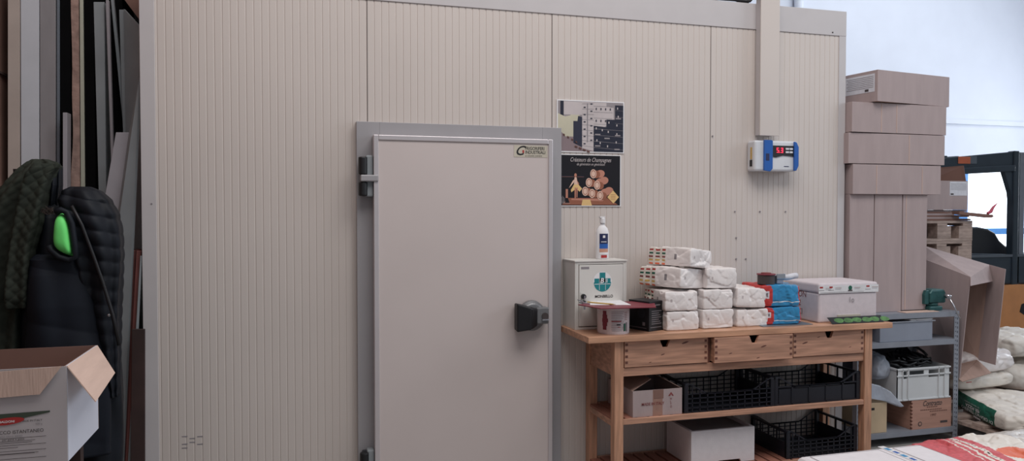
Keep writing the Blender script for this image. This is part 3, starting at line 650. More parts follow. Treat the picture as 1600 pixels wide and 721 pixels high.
# ================================================================= POLYSTYRENE BOXES
def foam_box(name, x0, x1, y0, y1, z0, z1, label, grp, mt='foam', lidh=.05, rad=.02, extra=None):
    T_ = thing(name, label, 'box', ((x0+x1)/2, (y0+y1)/2, z0), grp)
    m = MB(); m.box(x0+.004, x1-.004, y0+.004, y1-.004, z0, z1-lidh, mt); b = m.build('body', T_, bevel=rad*.8, seg=3)
    m = MB(); m.box(x0, x1, y0, y1, z1-lidh+.0005, z1, mt); m.build('lid', T_, bevel=rad, seg=3)
    if extra: extra(T_)
    return T_
fx0, fx1 = at(1279, 480, -.364).x, at(1371, 480, -.36).x
def ex(T_):
    m = MB(); Y = -.3655; zt = 1.142
    m.box(fx0-.001, fx1+.001, Y, Y+.002, zt-.062, zt-.016, 'poly_tape')
    w = fx1-fx0
    for k, u in enumerate((.04, .2, .52, .82)):
        xx = fx0+w*u
        if k == 2:
            m.disc(xx, zt-.032, .014, .014, Y-.0005, 'green_print'); m.rect(xx-.016, xx+.016, zt-.052, zt-.044, Y-.0008, 'ink_dark')
        else: m.rect(xx-.012, xx+.012, zt-.03, zt-.02, Y-.0005, 'logo_red'); m.rect(xx-.02, xx+.02, zt-.045, zt-.042, Y-.0005, 'ink_grey')
        m.rect(xx+.03, xx+.075, zt-.032, zt-.03, Y-.0005, 'ink_red'); m.rect(xx+.03, xx+.07, zt-.04, zt-.038, Y-.0005, 'ink_grey')
    m.rect(fx0+.01, fx0+w*.75, zt-.0575, zt-.0555, Y-.0005, 'ink_grey')
    m.build('printed_tape', T_)
    m = MB(); m.text('1o', (fx0+w*.5, Y+.003-.0012, 1.02), .05, 'ink_grey', sx=.8); m.box(fx0+w*.32, fx0+w*.7, -.3665, -.36, .925, .945, 'sticker')
    # writing on the left side
    for (s, zz, yy) in (('MELON', 1.045, -.06), ('2', .99, -.15), ('AMICI', .935, -.06)):
        m.text(s, (fx0+.0028, yy-.02, zz), .055, 'ink_red', xd=(0, -1, 0), sx=.9)
    m.build('marker_writing', T_)
foam_box('polystyrene_box', fx0, fx1, -.364, -.03, TZ+.0, 1.142, 'white polystyrene box with printed tape on the right end of the worktable', None, extra=ex, mt='foam_pink', lidh=.062, rad=.014)
# green leaflet/tray on table front
a, b = atz(1303, 508, TZ), atz(1391, 501, TZ)
m = MB(); T_ = thing('printed_strip', 'dark plastic tray strip with green print at the right front edge of the table', 'tray', (a.x, a.y, TZ))
m.box(a.x, 3.462, -.43, -.426, TZ+.0005, TZ+.003, 'black'); m.hexa([(a.x, -.43, TZ+.001), (3.46, -.43, TZ+.001), (3.47, -.392, TZ+.037), (a.x-.01, -.392, TZ+.037)], [(a.x, -.426, TZ+.001), (3.46, -.426, TZ+.001), (3.47, -.388, TZ+.037), (a.x-.01, -.388, TZ+.037)], 'black'); m.build('strip', T_)
dm('leaf', (84, 130, 72), .5, var=.3, vs=40)
m = MB()
def sl(u, v): return (u, -.4308+.038*v, TZ+.001+.036*v)
for k in range(6):
    u = a.x+.03+.066*k; P = []
    for i in range(10):
        an = 2*math.pi*i/10; P.append(sl(u+.03+.034*math.cos(an)*(1+.2*math.sin(3*k+an)), .5+.36*math.sin(an)))
    m.add(P, [tuple(range(10))], 'leaf')
m.build('leaf_print', T_)

# ================================================================= UNDER THE TABLE
def lattice(m, p0, ux, uz, W_, H0, H1, nx, nz, t, solid=False, mt='crate_black', prof=None, th=.004):
    """wall from p0 along ux (unit) length W_, height profile prof(s)->top z; bars"""
    p0, ux = Vector(p0), Vector(ux); nrm = Vector((-ux.y, ux.x, 0))*th
    def bar(a, b, wdt):
        a, b = Vector(a), Vector(b); d = (b-a).normalized(); s = Vector((0, 0, 1)) if abs(d.z) < .7 else ux
        s = s*wdt/2
        m.hexa([a-s, b-s, b+s, a+s], [a-s+nrm, b-s+nrm, b+s+nrm, a+s+nrm], mt)
    prof = prof or (lambda s: H1)
    for i in range(nx+1):
        s = W_*i/nx; bar(p0+ux*s, p0+ux*s+Vector((0, 0, prof(s/W_))), t*1.3)
    N = 12
    for k in range(nz+1):
        fz = k/nz
        for i in range(N):
            s0, s1 = i/N, (i+1)/N; zz = min(H0, 1e9)*fz
            bar(p0+ux*W_*s0+Vector((0, 0, zz+t/2)), p0+ux*W_*s1+Vector((0, 0, zz+t/2)), t)
    for i in range(N*2):
        s0, s1 = i/N/2, (i+1)/N/2
        bar(p0+ux*W_*s0+Vector((0, 0, prof(s0))), p0+ux*W_*s1+Vector((0, 0, prof(s1))), t*1.6)
def crate(x0, x1, y0, y1, z0, hl, hc, label, style):
    T_ = thing('produce_crate', label, 'crate', ((x0+x1)/2, (y0+y1)/2, z0), 'black plastic produce crates under the table')
    W_, D_ = x1-x0, y1-y0
    def pf(s):
        e = min(s, 1-s)*W_
        return hc if e < .03 else (hl+(hc-hl)*max(0, 1-(e-.03)/.11) if e < .14 else hl)
    for nm, p, ux, L_, pr2 in (('front_wall', (x0, y0, z0), (1, 0, 0), W_, pf), ('rear_wall', (x0, y1-.004, z0), (1, 0, 0), W_, pf)):
        m = MB()
        if nm == 'front_wall' and style == 'ribbed':
            m.box(x0+.03, x1-.03, y0+.004, y0+.008, z0+.008, z0+hl-.01, 'crate_black')
            lattice(m, p, ux, None, L_, hl, hc, 5, 1, .007, prof=pr2, th=.006)
        else: lattice(m, p, ux, None, L_, hl, hc, 12, 4, .005, prof=pr2)
        m.build(nm, T_)
    for nm, x in (('side_wall', x0), ('side_wall', x1-.005)):
        m = MB(); m.box(x, x+.005, y0, y1, z0, z0+hc*.58, 'crate_black')
        m.box(x-.004, x+.009, y0, y1, z0+hc-.012, z0+hc+.002, 'crate_black')
        for k in range(5):
            yy = y0+.01+(D_-.03)*k/4; m.box(x, x+.005, yy, yy+.014, z0+hc*.55, z0+hc-.01, 'crate_black')
        m.build(nm, T_)
    m = MB()
    for k in range(11): m.box(x0+W_*k/11+.003, x0+W_*k/11+.017, y0+.008, y1-.008, z0+.0005, z0+.004, 'crate_black')
    for k in range(8): m.box(x0+.006, x1-.006, y0+D_*k/8+.004, y0+D_*k/8+.02, z0+.004, z0+.007, 'crate_black')
    m.box(x0+.02, x1-.02, y0+.02, y1-.02, z0+.0005, z0+.002, 'black'); m.build('base', T_)
    for x in (x0, x1-.022):
        for y in (y0-.002, y1-.02): m = MB(); m.box(x, x+.022, y, y+.022, z0, z0+hc, 'crate_black'); m.build('corner_post', T_, bevel=.003)
xa, xb, xc = at(1068, 640, -.40).x, at(1208, 640, -.4).x, at(1341, 620, -.4).x
crate(xa+.002, xb-.003, -.41, -.03, .4305, .105, .168, 'black lattice crate on the middle shelf beside the cardboard box', 'lattice')
crate(xb+.004, 3.302, -.41, -.03, .4305, .105, .168, 'black crate with solid ribbed front at the right end of the middle shelf', 'ribbed')
crate(2.80, 3.30, -.395, -.03, .1005, .1, .165, 'black lattice crate on the bottom shelf beside the white polystyrene box', 'lattice')
# MADE IN ITALY carton
x0, x1, y0, y1, z0, z1 = 1.792, 2.097, -.405, -.06, .4305, .577
T_ = thing('cardboard_box', 'small open cardboard box printed MADE IN ITALY on the middle shelf', 'box', ((x0+x1)/2, -.2, z0))
m = MB(); t = .004
m.box(x0, x1, y0, y0+t, z0, z1, 'cardboard'); m.box(x0, x1, y1-t, y1, z0, z1, 'cardboard'); m.box(x0, x0+t, y0+t, y1-t, z0, z1, 'cardboard'); m.box(x1-t, x1, y0+t, y1-t, z0, z1, 'cardboard'); m.box(x0+t, x1-t, y0+t, y1-t, z0, z0+t, 'cardboard_in')
m.build('body', T_)
m = MB()
m.sheet([(x0, y0+.01, z1), (x0, y1-.01, z1), (x0+.115, y1-.02, z1+.065), (x0+.12, y0+.02, z1+.06)], .003, 'cardboard_in'); m.build('flap', T_)
m = MB(); m.sheet([(x1, y0+.01, z1), (x1, y1-.01, z1), (x1-.10, y1-.02, z1+.06), (x1-.10, y0+.02, z1+.055)], -.003, 'cardboard_in'); m.build('flap', T_)
m = MB(); m.box((x0+x1)/2-.03, (x0+x1)/2+.03, y0-.001, y0, z0, z1, 'tape'); m.box((x0+x1)/2-.025, (x0+x1)/2+.035, y0-.002, y0-.001, z1-.05, z1, 'cardboard_dark'); m.build('packing_tape', T_)
m = MB(); m.text('MADE IN ITALY', (x0+.052, y0-.0025, z0+.062), .0225, 'ink_red', sx=.9, bold=.0003)
cx = x1-.07
m.flat([(cx-.018, z1-.04), (cx+.018, z1-.04), (cx, z1-.018)], y0-.001, 'ink_red'); m.flat([(cx-.01, z1-.052), (cx+.01, z1-.052), (cx, z1-.03)], y0-.0014, 'cardboard')
for k, ch in enumerate('ALTO'): m.text(ch, (cx-.006, y0-.001, z1-.062-.015*k), .016, 'ink_red')
m.build('print', T_)
m = MB(); x0, x1, y0, y1, z0, z1 = 2.182, 2.603, -.36, -.06, .1005, .305; t = .02
T_ = thing('polystyrene_box', 'plain white open polystyrene box on the bottom shelf of the table', 'box', ((x0+x1)/2, -.2, z0))
nx_ = (x0+x1)/2+.02
m.prism([(x0, z0), (nx_-.06, z0), (nx_-.05, z0+.018), (nx_+.09, z0+.018), (nx_+.1, z0), (x1, z0), (x1, z1), (x0, z1)], y0, y0+t, 'foam'); m.box(x0, x1, y1-t, y1, z0, z1, 'foam'); m.box(x0, x0+t, y0+t, y1-t, z0, z1, 'foam'); m.box(x1-t, x1, y0+t, y1-t, z0, z1, 'foam'); m.box(x0+t, x1-t, y0+t, y1-t, z0+.02, z0+.04, 'foam')
m.build('body', T_, bevel=.003)
m = MB(); m.box(x0+t+.001, x1-t-.001, y0+t+.001, y1-t-.001, z1-.035, z1-.015, 'board_grey'); m.build('inner_shade_panel', T_, bevel=.004, label='grey recessed lid')  # grey panel colours in the shade inside the open box; no lid there

# ================================================================= METAL RACK
RX0, RX1, RY0, RY1 = 3.535, 4.372, -.12, .28
T_ = thing('metal_rack', 'grey slotted steel shelving rack right of the worktable', 'rack', ((RX0+RX1)/2, .08, 0))
for x, sx in ((RX0, 1), (RX1, -1)):
    for y, sy in ((RY0, 1), (RY1, -1)):
        m = MB(); a, b = sorted((x, x+sx*.04)); c, d = sorted((y, y+sy*.003)); m.box(a, b, c, d, 0, .895, 'metal_grey')
        a2, b2 = sorted((x, x+sx*.003)); c2, d2 = sorted((y+sy*.003, y+sy*.04)); m.box(a2, b2, c2, d2, 0, .895, 'metal_grey')
        for k in range(28):
            zz = .03+.031*k; xx = x+sx*(.013 if k % 1 == 0 else .02); xx2 = x+sx*.028
            yy = y-sy*.0006
            m.box(xx-.003, xx+.003, min(yy, yy+sy*.001), max(yy, yy+sy*.001), zz, zz+.015, 'rack_dark')
            m.box(xx2-.003, xx2+.003, min(yy, yy+sy*.001), max(yy, yy+sy*.001), zz+.008, zz+.016, 'rack_dark')
        m.build('upright', T_)
for zs in (.895, .705, .098):
    m = MB(); m.box(RX0+.004, RX1-.004, RY0+.004, RY1-.004, zs-.003, zs, 'metal_grey'); m.box(RX0+.004, RX1-.041, RY0-.001, RY0+.003, zs-.036, zs, 'metal_grey'); m.box(RX0+.041, RX1-.041, RY1-.003, RY1, zs-.036, zs, 'metal_grey')
    m.build('shelf', T_)
m = MB(); m.box(RX0+.05, RX1-.05, RY1-.002, RY1-.001, .1, .85, 'rack_dark'); m.build('back_sheet', T_)
# boxes on the rack
def carton(x0, x1, y0, y1, z0, z1, label, grp=None, rz=0, seams_v=(), lab=False, cat='box', lid=False, name='cardboard_box', lift=0):
    cx_, cy_ = (x0+x1)/2, (y0+y1)/2
    T_ = thing(name, label, cat, (cx_, cy_, z0), grp)
    m = MB(); t = .004
    RZ = Matrix.Translation((cx_, cy_, 0)) @ Matrix.Rotation(math.radians(rz), 4, 'Z') @ Matrix.Translation((-cx_, -cy_, 0))
    if lab:      # open top tray
        m.box(x0, x1, y0, y0+t, z0, z1, 'cardboard', RZ); m.box(x0, x1, y1-t, y1, z0, z1, 'cardboard', RZ); m.box(x0, x0+t, y0+t, y1-t, z0, z1, 'cardboard', RZ); m.box(x1-t, x1, y0+t, y1-t, z0, z1, 'cardboard', RZ); m.box(x0+t, x1-t, y0+t, y1-t, z0, z0+t, 'cardboard_in', RZ)
    else: m.box(x0, x1, y0, y1, z0, z1, 'cardboard', RZ)
    m.build('body', T_, bevel=.0012)
    if not lab:
        m = MB()
        for a in ((x0+.001, x1-.001, y0+.001, (y0+y1)/2-.001), (x0+.001, x1-.001, (y0+y1)/2+.001, y1-.001)): m.box(a[0], a[1], a[2], a[3], z1, z1+.003, 'cardboard', RZ)
        m.build('top_flap', T_)
    m = MB(); any_ = False
    for s in seams_v:
        xx = x0+(x1-x0)*s; m.box(xx, xx+.004, y0-.0015, y0, z0+.004, z1-.003, 'cardboard_pale', RZ); any_ = True
    if any_: m.build('crease', T_)
    return T_, RZ
YB = -.03
def sp(pl, pr_, yt, yb, Y=YB):
    return at(pl, yt, Y).x, at(pr_, yt, Y).x, at(pl, yb, Y).z, at(pl, yt, Y).z
base = .896
zt = at(1390, 304, YB).z
for (pl, pr_, lb, k) in ((1327, 1365, 'tall upright cardboard box beside the cold room corner, leftmost of three', 0), (1366, 1409, 'tall upright cardboard box in the middle of the three on the rack', 1), (1410, 1448, 'tall upright cardboard box rightmost of three, next to the green vise', 2)):
    x0, x1 = at(pl, 400, YB).x, at(pr_, 400, YB).x
    carton(x0, x1-.002, YB, .27, base+(.006 if k == 2 else 0), zt-.004, lb, 'tall cardboard boxes on the rack', seams_v=(.12,) if k == 2 else ())
a = at(1449, 484, YB-.05)
m = MB(); m.box(at(1412, 484, -.1).x, a.x+.06, -.118, -.045, .8955, .8995, 'cardboard_pale'); m.v = [(x, y, z) for x, y, z in m.v]
m.build('cardboard_sheet', label='flat piece of cardboard on the rack top under the tall boxes', cat='cardboard')
zs = [zt, at(1400, 258, YB).z, at(1400, 210, YB).z, at(1400, 163, YB).z, at(1400, 113, YB).z]
rows = [(1331, 1470, 1, (.26, .78)), (1325, 1475, 0, (.62,)), (1327, 1478, 2, (.3, .46)), (1355, 1486, 7, ())]
lbs = ['long cardboard box lying directly on the three upright boxes', 'long cardboard box second up in the stack above the upright boxes', 'long cardboard box third up, just under the labelled top box', 'long cardboard box on the very top with a white address label on its end']
for i, (pl, pr_, rz, sv) in enumerate(rows):
    x0, x1 = at(pl, 300, YB-.02).x, at(pr_, 300, YB-.02).x
    if i == 3: x0 += .0; 
    T_, RZ = carton(x0, x1, YB-.02, .36, zs[i]+(.004 if i else 0.0), zs[i+1]-.004, lbs[i], 'long cardboard boxes stacked on the rack', rz=rz*.8 if i < 3 else 8, seams_v=sv, lab=(i == 3))
    if i == 3:
        m = MB(); zc = zs[3]; SD = RZ @ Matrix.Translation((x0, 0, 0)) @ Matrix.Rotation(math.radians(-90), 4, 'Z')
        m.rect(-.24, .028, zc+.07, zc+.19, -.0012, 'label_paper', SD)
        for k in range(7): m.rect(-.2+.01*(k % 2), .018, zc+.10+.012*k, zc+.1035+.012*k, -.002, 'ink_grey', SD)
        m.rect(-.05, -.02, zc+.076, zc+.092, -.002, 'ink_dark', SD)
        m.build('address_label', T_, label='white address label')
# rack contents
xa, xb = at(1375, 520, -.11).x, at(1457, 520, -.11).x
T_ = thing('metal_case', 'grey sheet metal case on the upper rack shelf', 'case', ((xa+xb)/2, 0, .7055))
m = MB(); m.box(xa, xb, -.11, .22, .7055, .832, 'metal_box'); m.build('body', T_, bevel=.003); m = MB(); m.box(xa-.003, xb+.02, -.116, .22, .8325, .8395, 'metal_grey'); m.build('lid', T_, bevel=.002)
g = bag_mesh(.2, .12, .014, 41, n=(14, 10, 3), crump=.004, base='paper'); T = Matrix.Translation((xb-.09, -.05, .8397)); g.v = [tuple(T @ Vector(v)) for v in g.v]
g.build('crumpled_paper', smooth=True, label='crumpled white paper on top of the grey metal case', cat='paper')
# vise
v0 = at(1466, 470, -.08); vx = v0.x; vz = .8955
T_ = thing('bench_vise', 'green bench vise with steel handle on the right end of the rack top', 'vise', (vx, -.03, vz))
m = MB(); m.box(vx-.06, vx+.05, -.07, .05, vz, vz+.03, 'vise_green'); m.cyl((vx, -.01, vz+.03), (vx, -.01, vz+.05), .05, 'vise_green'); m.build('base', T_, bevel=.006)
m = MB(); m.prism([(vx-.05, vz+.05), (vx+.09, vz+.05), (vx+.09, vz+.12), (vx+.075, vz+.145), (vx-.03, vz+.145), (vx-.05, vz+.12)], -.06, .04, 'vise_green'); m.build('rear_jaw', T_, bevel=.012, seg=3)
m = MB(); m.prism([(vx-.088, vz+.045), (vx-.055, vz+.045), (vx-.055, vz+.14), (vx-.075, vz+.14), (vx-.088, vz+.11)], -.055, .035, 'vise_green'); m.box(vx-.056, vx-.05, -.05, .03, vz+.1, vz+.14, 'chrome'); m.build('front_jaw', T_, bevel=.008)
m = MB(); m.cyl((vx+.085, -.065, vz+.095), (vx+.085, -.09, vz+.09), .012, 'chrome'); q1, q2 = at(1482, 465, -.11), at(1500, 498, -.16); m.cyl((q1.x, q1.y, q1.z+.01), q2, .005, 'chrome'); m.cyl((q1.x-.01, -.085, q1.z+.012), (q1.x+.01, -.125, q1.z+.005), .011, 'chrome'); m.build('handle', T_, smooth=True)
# wooden boxes on bottom shelf and the crate on them
xa, xb = at(1425, 640, -.115).x, at(1487, 640, -.115).x; xb = min(xb, RX1-.045)
T_ = thing('wine_box', 'wooden wine box branded Contratto on the bottom rack shelf', 'box', ((xa+xb)/2, 0, .0985))
m = MB(); m.box(xa, xb, -.112, .2, .0985, .3, 'wine_wood')
for k in range(8): m.box(xa-.0008, xa+.008, -.1128, -.1, .105+.024*k, .116+.024*k, 'wood_dark')
m.build('body', T_, bevel=.001)
m = MB(); w_ = xb-xa
m.text('Contratto', (xa+w_*.27, -.1132, .255), .05, 'ink_dark', shear=.3, sx=.78, bold=.0005)
for k, (u0, u1, zz) in enumerate(((.38, .65, .243), (.22, .72, .225), (.45, .87, .212))):
    u = u0
    while u < u1: m.rect(xa+w_*u, xa+w_*(u+.03), zz, zz+.006, -.1132, 'ink_brown'); u += .045
m.text('1997', (xa+w_*.46, -.1132, .18), .026, 'ink_brown'); m.disc(xa+w_*.21, .135, .016, .016, -.1132, 'ink_dark'); m.disc(xa+w_*.21, .135, .01, .01, -.1135, 'wine_wood'); m.rect(xa+w_*.72, xa+w_*.9, .13, .145, -.1132, 'ink_dark')
m.build('branding', T_)
xc, xd_ = at(1356, 640, -.1).x, at(1385, 640, -.1).x; xc = max(xc, 3.585)
m = MB(); T_ = thing('wooden_box', 'pale wooden box with a dark hand hole on the bottom rack shelf', 'box', ((xc+xd_)/2, 0, .0985))
m.box(xc, xd_, -.105, .22, .0985, .3, 'pale_wood'); m.build('body', T_, bevel=.002)
m = MB(); hp = at(1363, 640, -.106); m.box(hp.x-.012, hp.x+.018, -.1062, -.104, hp.z-.008, hp.z+.008, 'black'); m.build('hand_hole', T_)
# white euro crate
xa2, xb2 = at(1402, 600, -.11).x, at(1484, 600, -.11).x; xb2 = min(xb2, RX1-.045); z0, z1 = .3005, .52; ya, yb = -.115, .22
xl = xa2
T_ = thing('euro_crate', 'translucent white plastic crate holding cables on the rack', 'crate', ((xl+xb2)/2, 0, z0))
m = MB(); t = .005
m.box(xl, xb2, ya+.006, ya+.006+t, z0, z1-.07, 'crate_clear')
for a, b in ((xl, xl+.05), (xl+.08, xl+.10), (xb2-.22, xb2-.18+.0), (xb2-.05, xb2)): m.box(a, b, ya+.006, ya+.006+t, z1-.07, z1-.02, 'crate_clear')
m.box(xl+.1, xb2-.22, ya+.006, ya+.006+t, z1-.07, z1-.055, 'crate_clear')
m.box(xl, xb2, ya+.006, ya+.006+t, z1-.02, z1, 'crate_clear')
m.box(xl, xb2, yb-t, yb, z0, z1, 'crate_clear'); m.box(xl, xl+t, ya+.006, yb, z0, z1, 'crate_clear'); m.box(xb2-t, xb2, ya+.006, yb, z0, z1, 'crate_clear'); m.box(xl, xb2, ya+.006, yb, z0, z0+t, 'crate_clear')
m.build('body', T_)
m = MB()
for zz in (z0, z1-.055, z1-.012): m.box(xl-.006, xb2+.004, ya, ya+.006, zz, zz+.01, 'crate_clear')
for xx in (xl+.04, xl+.085, xb2-.1, xb2-.05): m.box(xx, xx+.006, ya, ya+.006, z0, z1, 'crate_clear')
m.box(xl-.006, xl, ya, yb, z1-.012, z1, 'crate_clear'); m.build('rim', T_, bevel=.001)
m = MB(); random.seed(3)
for k in range(7):
    pts = []; c0 = Vector((xl+.06+.045*k, .04, z1+.01)); ph = random.random()*6
    for i in range(26):
        a = i*.45+ph; pts.append((min(max(c0.x+.075*math.cos(a)*(1+.2*math.sin(k+a)), xl+.018), xb2-.02), min(max(c0.y+.08*math.sin(a), -.08), .19), c0.z+.03*math.sin(a*.7+k)+.012*k*(.5+.5*math.sin(a))))
    m.tube(pts, .009, 'black', n=6)
m.build('cable_coil', smooth=True, label='tangle of black cables heaped in the white crate on the rack', cat='cable')
# hand-sized film bags
def film(cpx, cpy, Y, sx, sy, sz, seed, lab, rot=0, m_='plastic_film'):
    g = bag_mesh(sx, sy, sz, seed, n=(16, 12, 12), crump=.012, rnd=.9, puff=.15, base=m_)
    c = at(cpx, cpy, Y); T = Matrix.Translation(c) @ Matrix.Rotation(math.radians(rot), 4, 'Y') @ Matrix.Translation((0, 0, -sz/2)); g.v = [tuple(T @ Vector(v)) for v in g.v]
    return g.build('plastic_bag', smooth=True, subd=1, label=lab, cat='bag')
film(1364, 572, .05, .14, .2, .17, 51, 'clear plastic bag bulging beside the white crate on the rack')
g = MB(); P = [at(1350, 597, -.08), at(1375, 603, -.1), at(1392, 612, -.12), at(1414, 636, -.15), at(1408, 637, -.14), at(1385, 628, -.12), at(1350, 622, -.1)]
n = len(P); g.add([tuple(p) for p in P]+[(p.x, p.y+.05, p.z-.004) for p in P], [tuple(range(n)), tuple(reversed(range(n, 2*n)))]+[(i, i+n, (i+1) % n+n, (i+1) % n) for i in range(n)], 'plastic_film')
g.build('plastic_bag', bevel=.006, label='crumpled clear plastic film hanging off the pale wooden box', cat='bag')

# ================================================================= OPEN TILTED CARDBOARD BOX
T_ = thing('cardboard_box', 'large open cardboard box leaning on its side right of the rack', 'box', (4.8, .1, .33))
A = at(1517, 433, -.14); B = at(1546, 414, .12); A2 = at(1500, 592, -.10); B2 = at(1528, 563, .12)
dv = Vector((-.02, .42, .10)); Cc = A+(at(1447, 406, .3)-A)*1.15; Dd = at(1452, 384, .42)+Vector((-.02, .04, 0))
C2 = Vector((Cc.x, Cc.y, A2.z+.03)); D2 = Vector((Dd.x, Dd.y, B2.z+.02))
m = MB(); t = .005
m.sheet([A, A2, C2, Cc], -t, 'cardboard'); m.sheet([A, B, Dd, Cc], -t, 'cardboard'); m.sheet([B, B2, D2, Dd], t, 'cardboard_in'); m.sheet([A2, B2, D2, C2], t, 'cardboard_in'); m.sheet([Cc, C2, D2, Dd], t, 'cardboard_in')
m.build('body', T_)
m = MB(); m.sheet([A, B, at(1551, 440, .05), at(1517, 447, -.2)], .004, 'cardboard'); m.build('top_flap', T_)
m = MB(); m.sheet([B, at(1571, 421, -.05), at(1555, 571, -.05), B2], .004, 'cardboard'); m.build('side_flap', T_)
m = MB(); m.sheet([A2+Vector((-.01, 0, 0)), B2, at(1549, 583, .0), at(1504, 597, -.12)], .004, 'cardboard_in'); m.build('bottom_flap', T_)
m = MB(); n_ = (B-A).cross(Cc-A).normalized(); n_ = n_ if n_.z > 0 else -n_
def onTop(u, v): return A+(B-A)*u+(Cc-A)*v+n_*.002
for (u0, u1, v0, v1, mt) in ((.3, .6, .35, .55, 'tape'), (.2, .5, .72, .92, 'tape'), (.55, .7, .05, .16, 'paper')):
    m.add([onTop(u0, v0), onTop(u1, v0), onTop(u1, v1), onTop(u0, v1)], [(0, 1, 2, 3)], mt)
m.build('sticker', T_)

# ================================================================= PALLET STACK AND WHAT LIES ON IT
PH = .165; pz = at(1500, 345, .68).z; NP = 9; PH = pz/NP
pr0 = at(1519, 360, .68).x
proto = None
for i in range(NP):
    lb = 'wooden pallet on top of the stack behind the rack' if i == NP-1 else ('wooden pallet second from the top of the stack behind the rack' if i == NP-2 else 'weathered wooden pallet low in the stack behind the rack')
    if proto is None:
        T_ = thing('wooden_pallet', lb, 'pallet', (pr0-.5, .68, 0), 'wooden pallets stacked behind the rack'); proto = T_
        x0, x1, y0, y1 = pr0-.8, pr0, .68, 1.4
        m = MB()
        for k in range(5): yy = y0+.15*k; m.box(x0, x1, yy, yy+.12, PH-.022, PH-.001, 'pallet_wood')
        m.build('deck_boards', T_, bevel=.002)
        m = MB()
        for k in range(3):
            xx = (x0, x1-.36, x1-.1)[k]; m.box(xx, xx+.1, y0, y1, PH-.043, PH-.0225, 'pallet_wood')
        m.build('stringer_boards', T_, bevel=.002)
        for xx in (x0, x1-.36, x1-.14):
            for yy in (y0, (y0+y1)/2-.05, y1-.1):
                b = MB(); b.box(xx, xx+.14, yy, yy+.1, .0225, PH-.0435, 'pallet_wood'); b.build('block', T_, bevel=.003)
        m = MB()
        for k in range(3):
            yy = (y0, (y0+y1)/2-.05, y1-.1)[k]; m.box(x0, x1, yy, yy+.1, 0.0, .022, 'pallet_wood')
        m.build('bottom_boards', T_, bevel=.002)
    else: dup(proto, (0.004*((i*7) % 3-1), 0, PH*i), lb)
zc = pz+.0005
fl = [(1517, .0), (1500, .004), (1517, .009), (1495, .013), (1512, .018), (1517, .022)]
for k in range(6):
    x1 = at(fl[k][0], 335, .7).x
    m = MB(); m.sheet([(x1-.8, .7+.012*k, zc+.0145*k), (x1, .7+.008*k, zc+.0145*k), (x1, 1.3, zc+.0145*k), (x1-.8, 1.3, zc+.0145*k)], .0143, 'cardboard_dark' if k % 2 == 0 else 'cardboard')
    m.v = [(a, b, c+.0) for a, b, c in m.v]
    m.build('flattened_carton', label=['flattened cardboard sheet resting directly on the top pallet', 'flattened cardboard sheet second above the pallet', 'flattened cardboard sheet third above the pallet', 'flattened cardboard sheet fourth above the pallet', 'flattened cardboard sheet fifth above the pallet', 'flattened cardboard sheet topmost, under the labelled box'][k], cat='cardboard', group='flattened cartons on the pallet stack')
zc += .0145*6
e = at(1546, 337, .66)
m = MB(); m.prism([(pr0-.2, zc-.035), (e.x-.02, e.z-.018), (e.x, e.z-.008), (e.x-.01, e.z+.006), (pr0-.2, zc-.012)], .62, .69, 'cardboard_dark'); T_ = m.build('cardboard_strip', label='drooping cardboard strip with curled pink tape sticking out of the flattened cartons', cat='cardboard'); T_['_o'] = (0, 0, 0)
m = MB(); m.tube([at(1543, 334, .66), at(1548, 331, .66), at(1552, 324, .66), at(1558, 318, .66)], [.012, .014, .01, .003], 'pink_tape', n=6); m.build('tape_curl', T_, label='pink tape')
x0, x1 = at(1455, 300, .72).x, at(1512, 300, .72).x; z1 = at(1500, 283, .72).z
T_ = thing('cardboard_box', 'open cardboard box with white label on the pallet stack behind the rack', 'box', ((x0+x1)/2, .9, zc))
m = MB(); t = .004; y0, y1, z0 = .72, 1.2, zc+.001
x0 -= .3
m.box(x0, x1, y0, y0+t, z0, z1, 'cardboard'); m.box(x0, x1, y1-t, y1, z0, z1, 'cardboard'); m.box(x0, x0+t, y0+t, y1-t, z0, z1, 'cardboard'); m.box(x1-t, x1, y0+t, y1-t, z0, z1, 'cardboard'); m.box(x0+t, x1-t, y0+t, y1-t, z0, z0+t, 'cardboard_in'); m.build('body', T_)
m = MB(); tl = at(1470, 262, 1.1); m.sheet([(x1, y0+.02, z1), (x1, y1, z1), (tl.x, y1, tl.z), (tl.x-.05, y0+.1, tl.z)], .004, 'cardboard_dark'); m.build('flap', T_)
m = MB(); a, b = at(1484, 284, .7195), at(1511, 306, .7195); m.rect(a.x, b.x, b.z, a.z, .7185, 'label_paper')
for k in range(5): m.rect(a.x+.01, b.x-.01, a.z-.02-.012*k, a.z-.017-.012*k, .7178, 'ink_grey')
m.rect(a.x+.01, a.x+.04, b.z+.005, b.z+.018, .7178, 'ink_dark'); m.build('address_label', T_, label='white address label')

# ================================================================= FORKLIFT
FY = 3.0
T_ = thing('forklift', 'orange forklift with dark overhead frame parked behind the pallet stack', 'forklift', (8.6, 3.4, 0))
def fx(px): return at(px, 360, FY).x
def fz(px, py): return at(px, py, FY).z
xL, xR = fx(1440), fx(1600)+1.3; PXp = fx(1581)
zt, zb = at(1520, 241, FY).z+.02, at(1520, 268, FY).z
m = MB(); m.prism([(fx(1440), fz(1440, 250)), (fx(1440), fz(1440, 270)), (fx(1582), fz(1582, 262)), (fx(1582), fz(1582, 237))], FY, FY+.08, 'fork_dark')
m.prism([(fx(1440), fz(1440, 266)), (fx(1440), fz(1440, 276)), (fx(1582), fz(1582, 268)), (fx(1582), fz(1582, 258))], FY-.03, FY+.0, 'fork_dark'); m.prism([(fx(1440), fz(1440, 250)), (fx(1440), fz(1440, 270)), (fx(1582), fz(1582, 262)), (fx(1582), fz(1582, 237))], FY+1.1, FY+1.18, 'fork_dark')
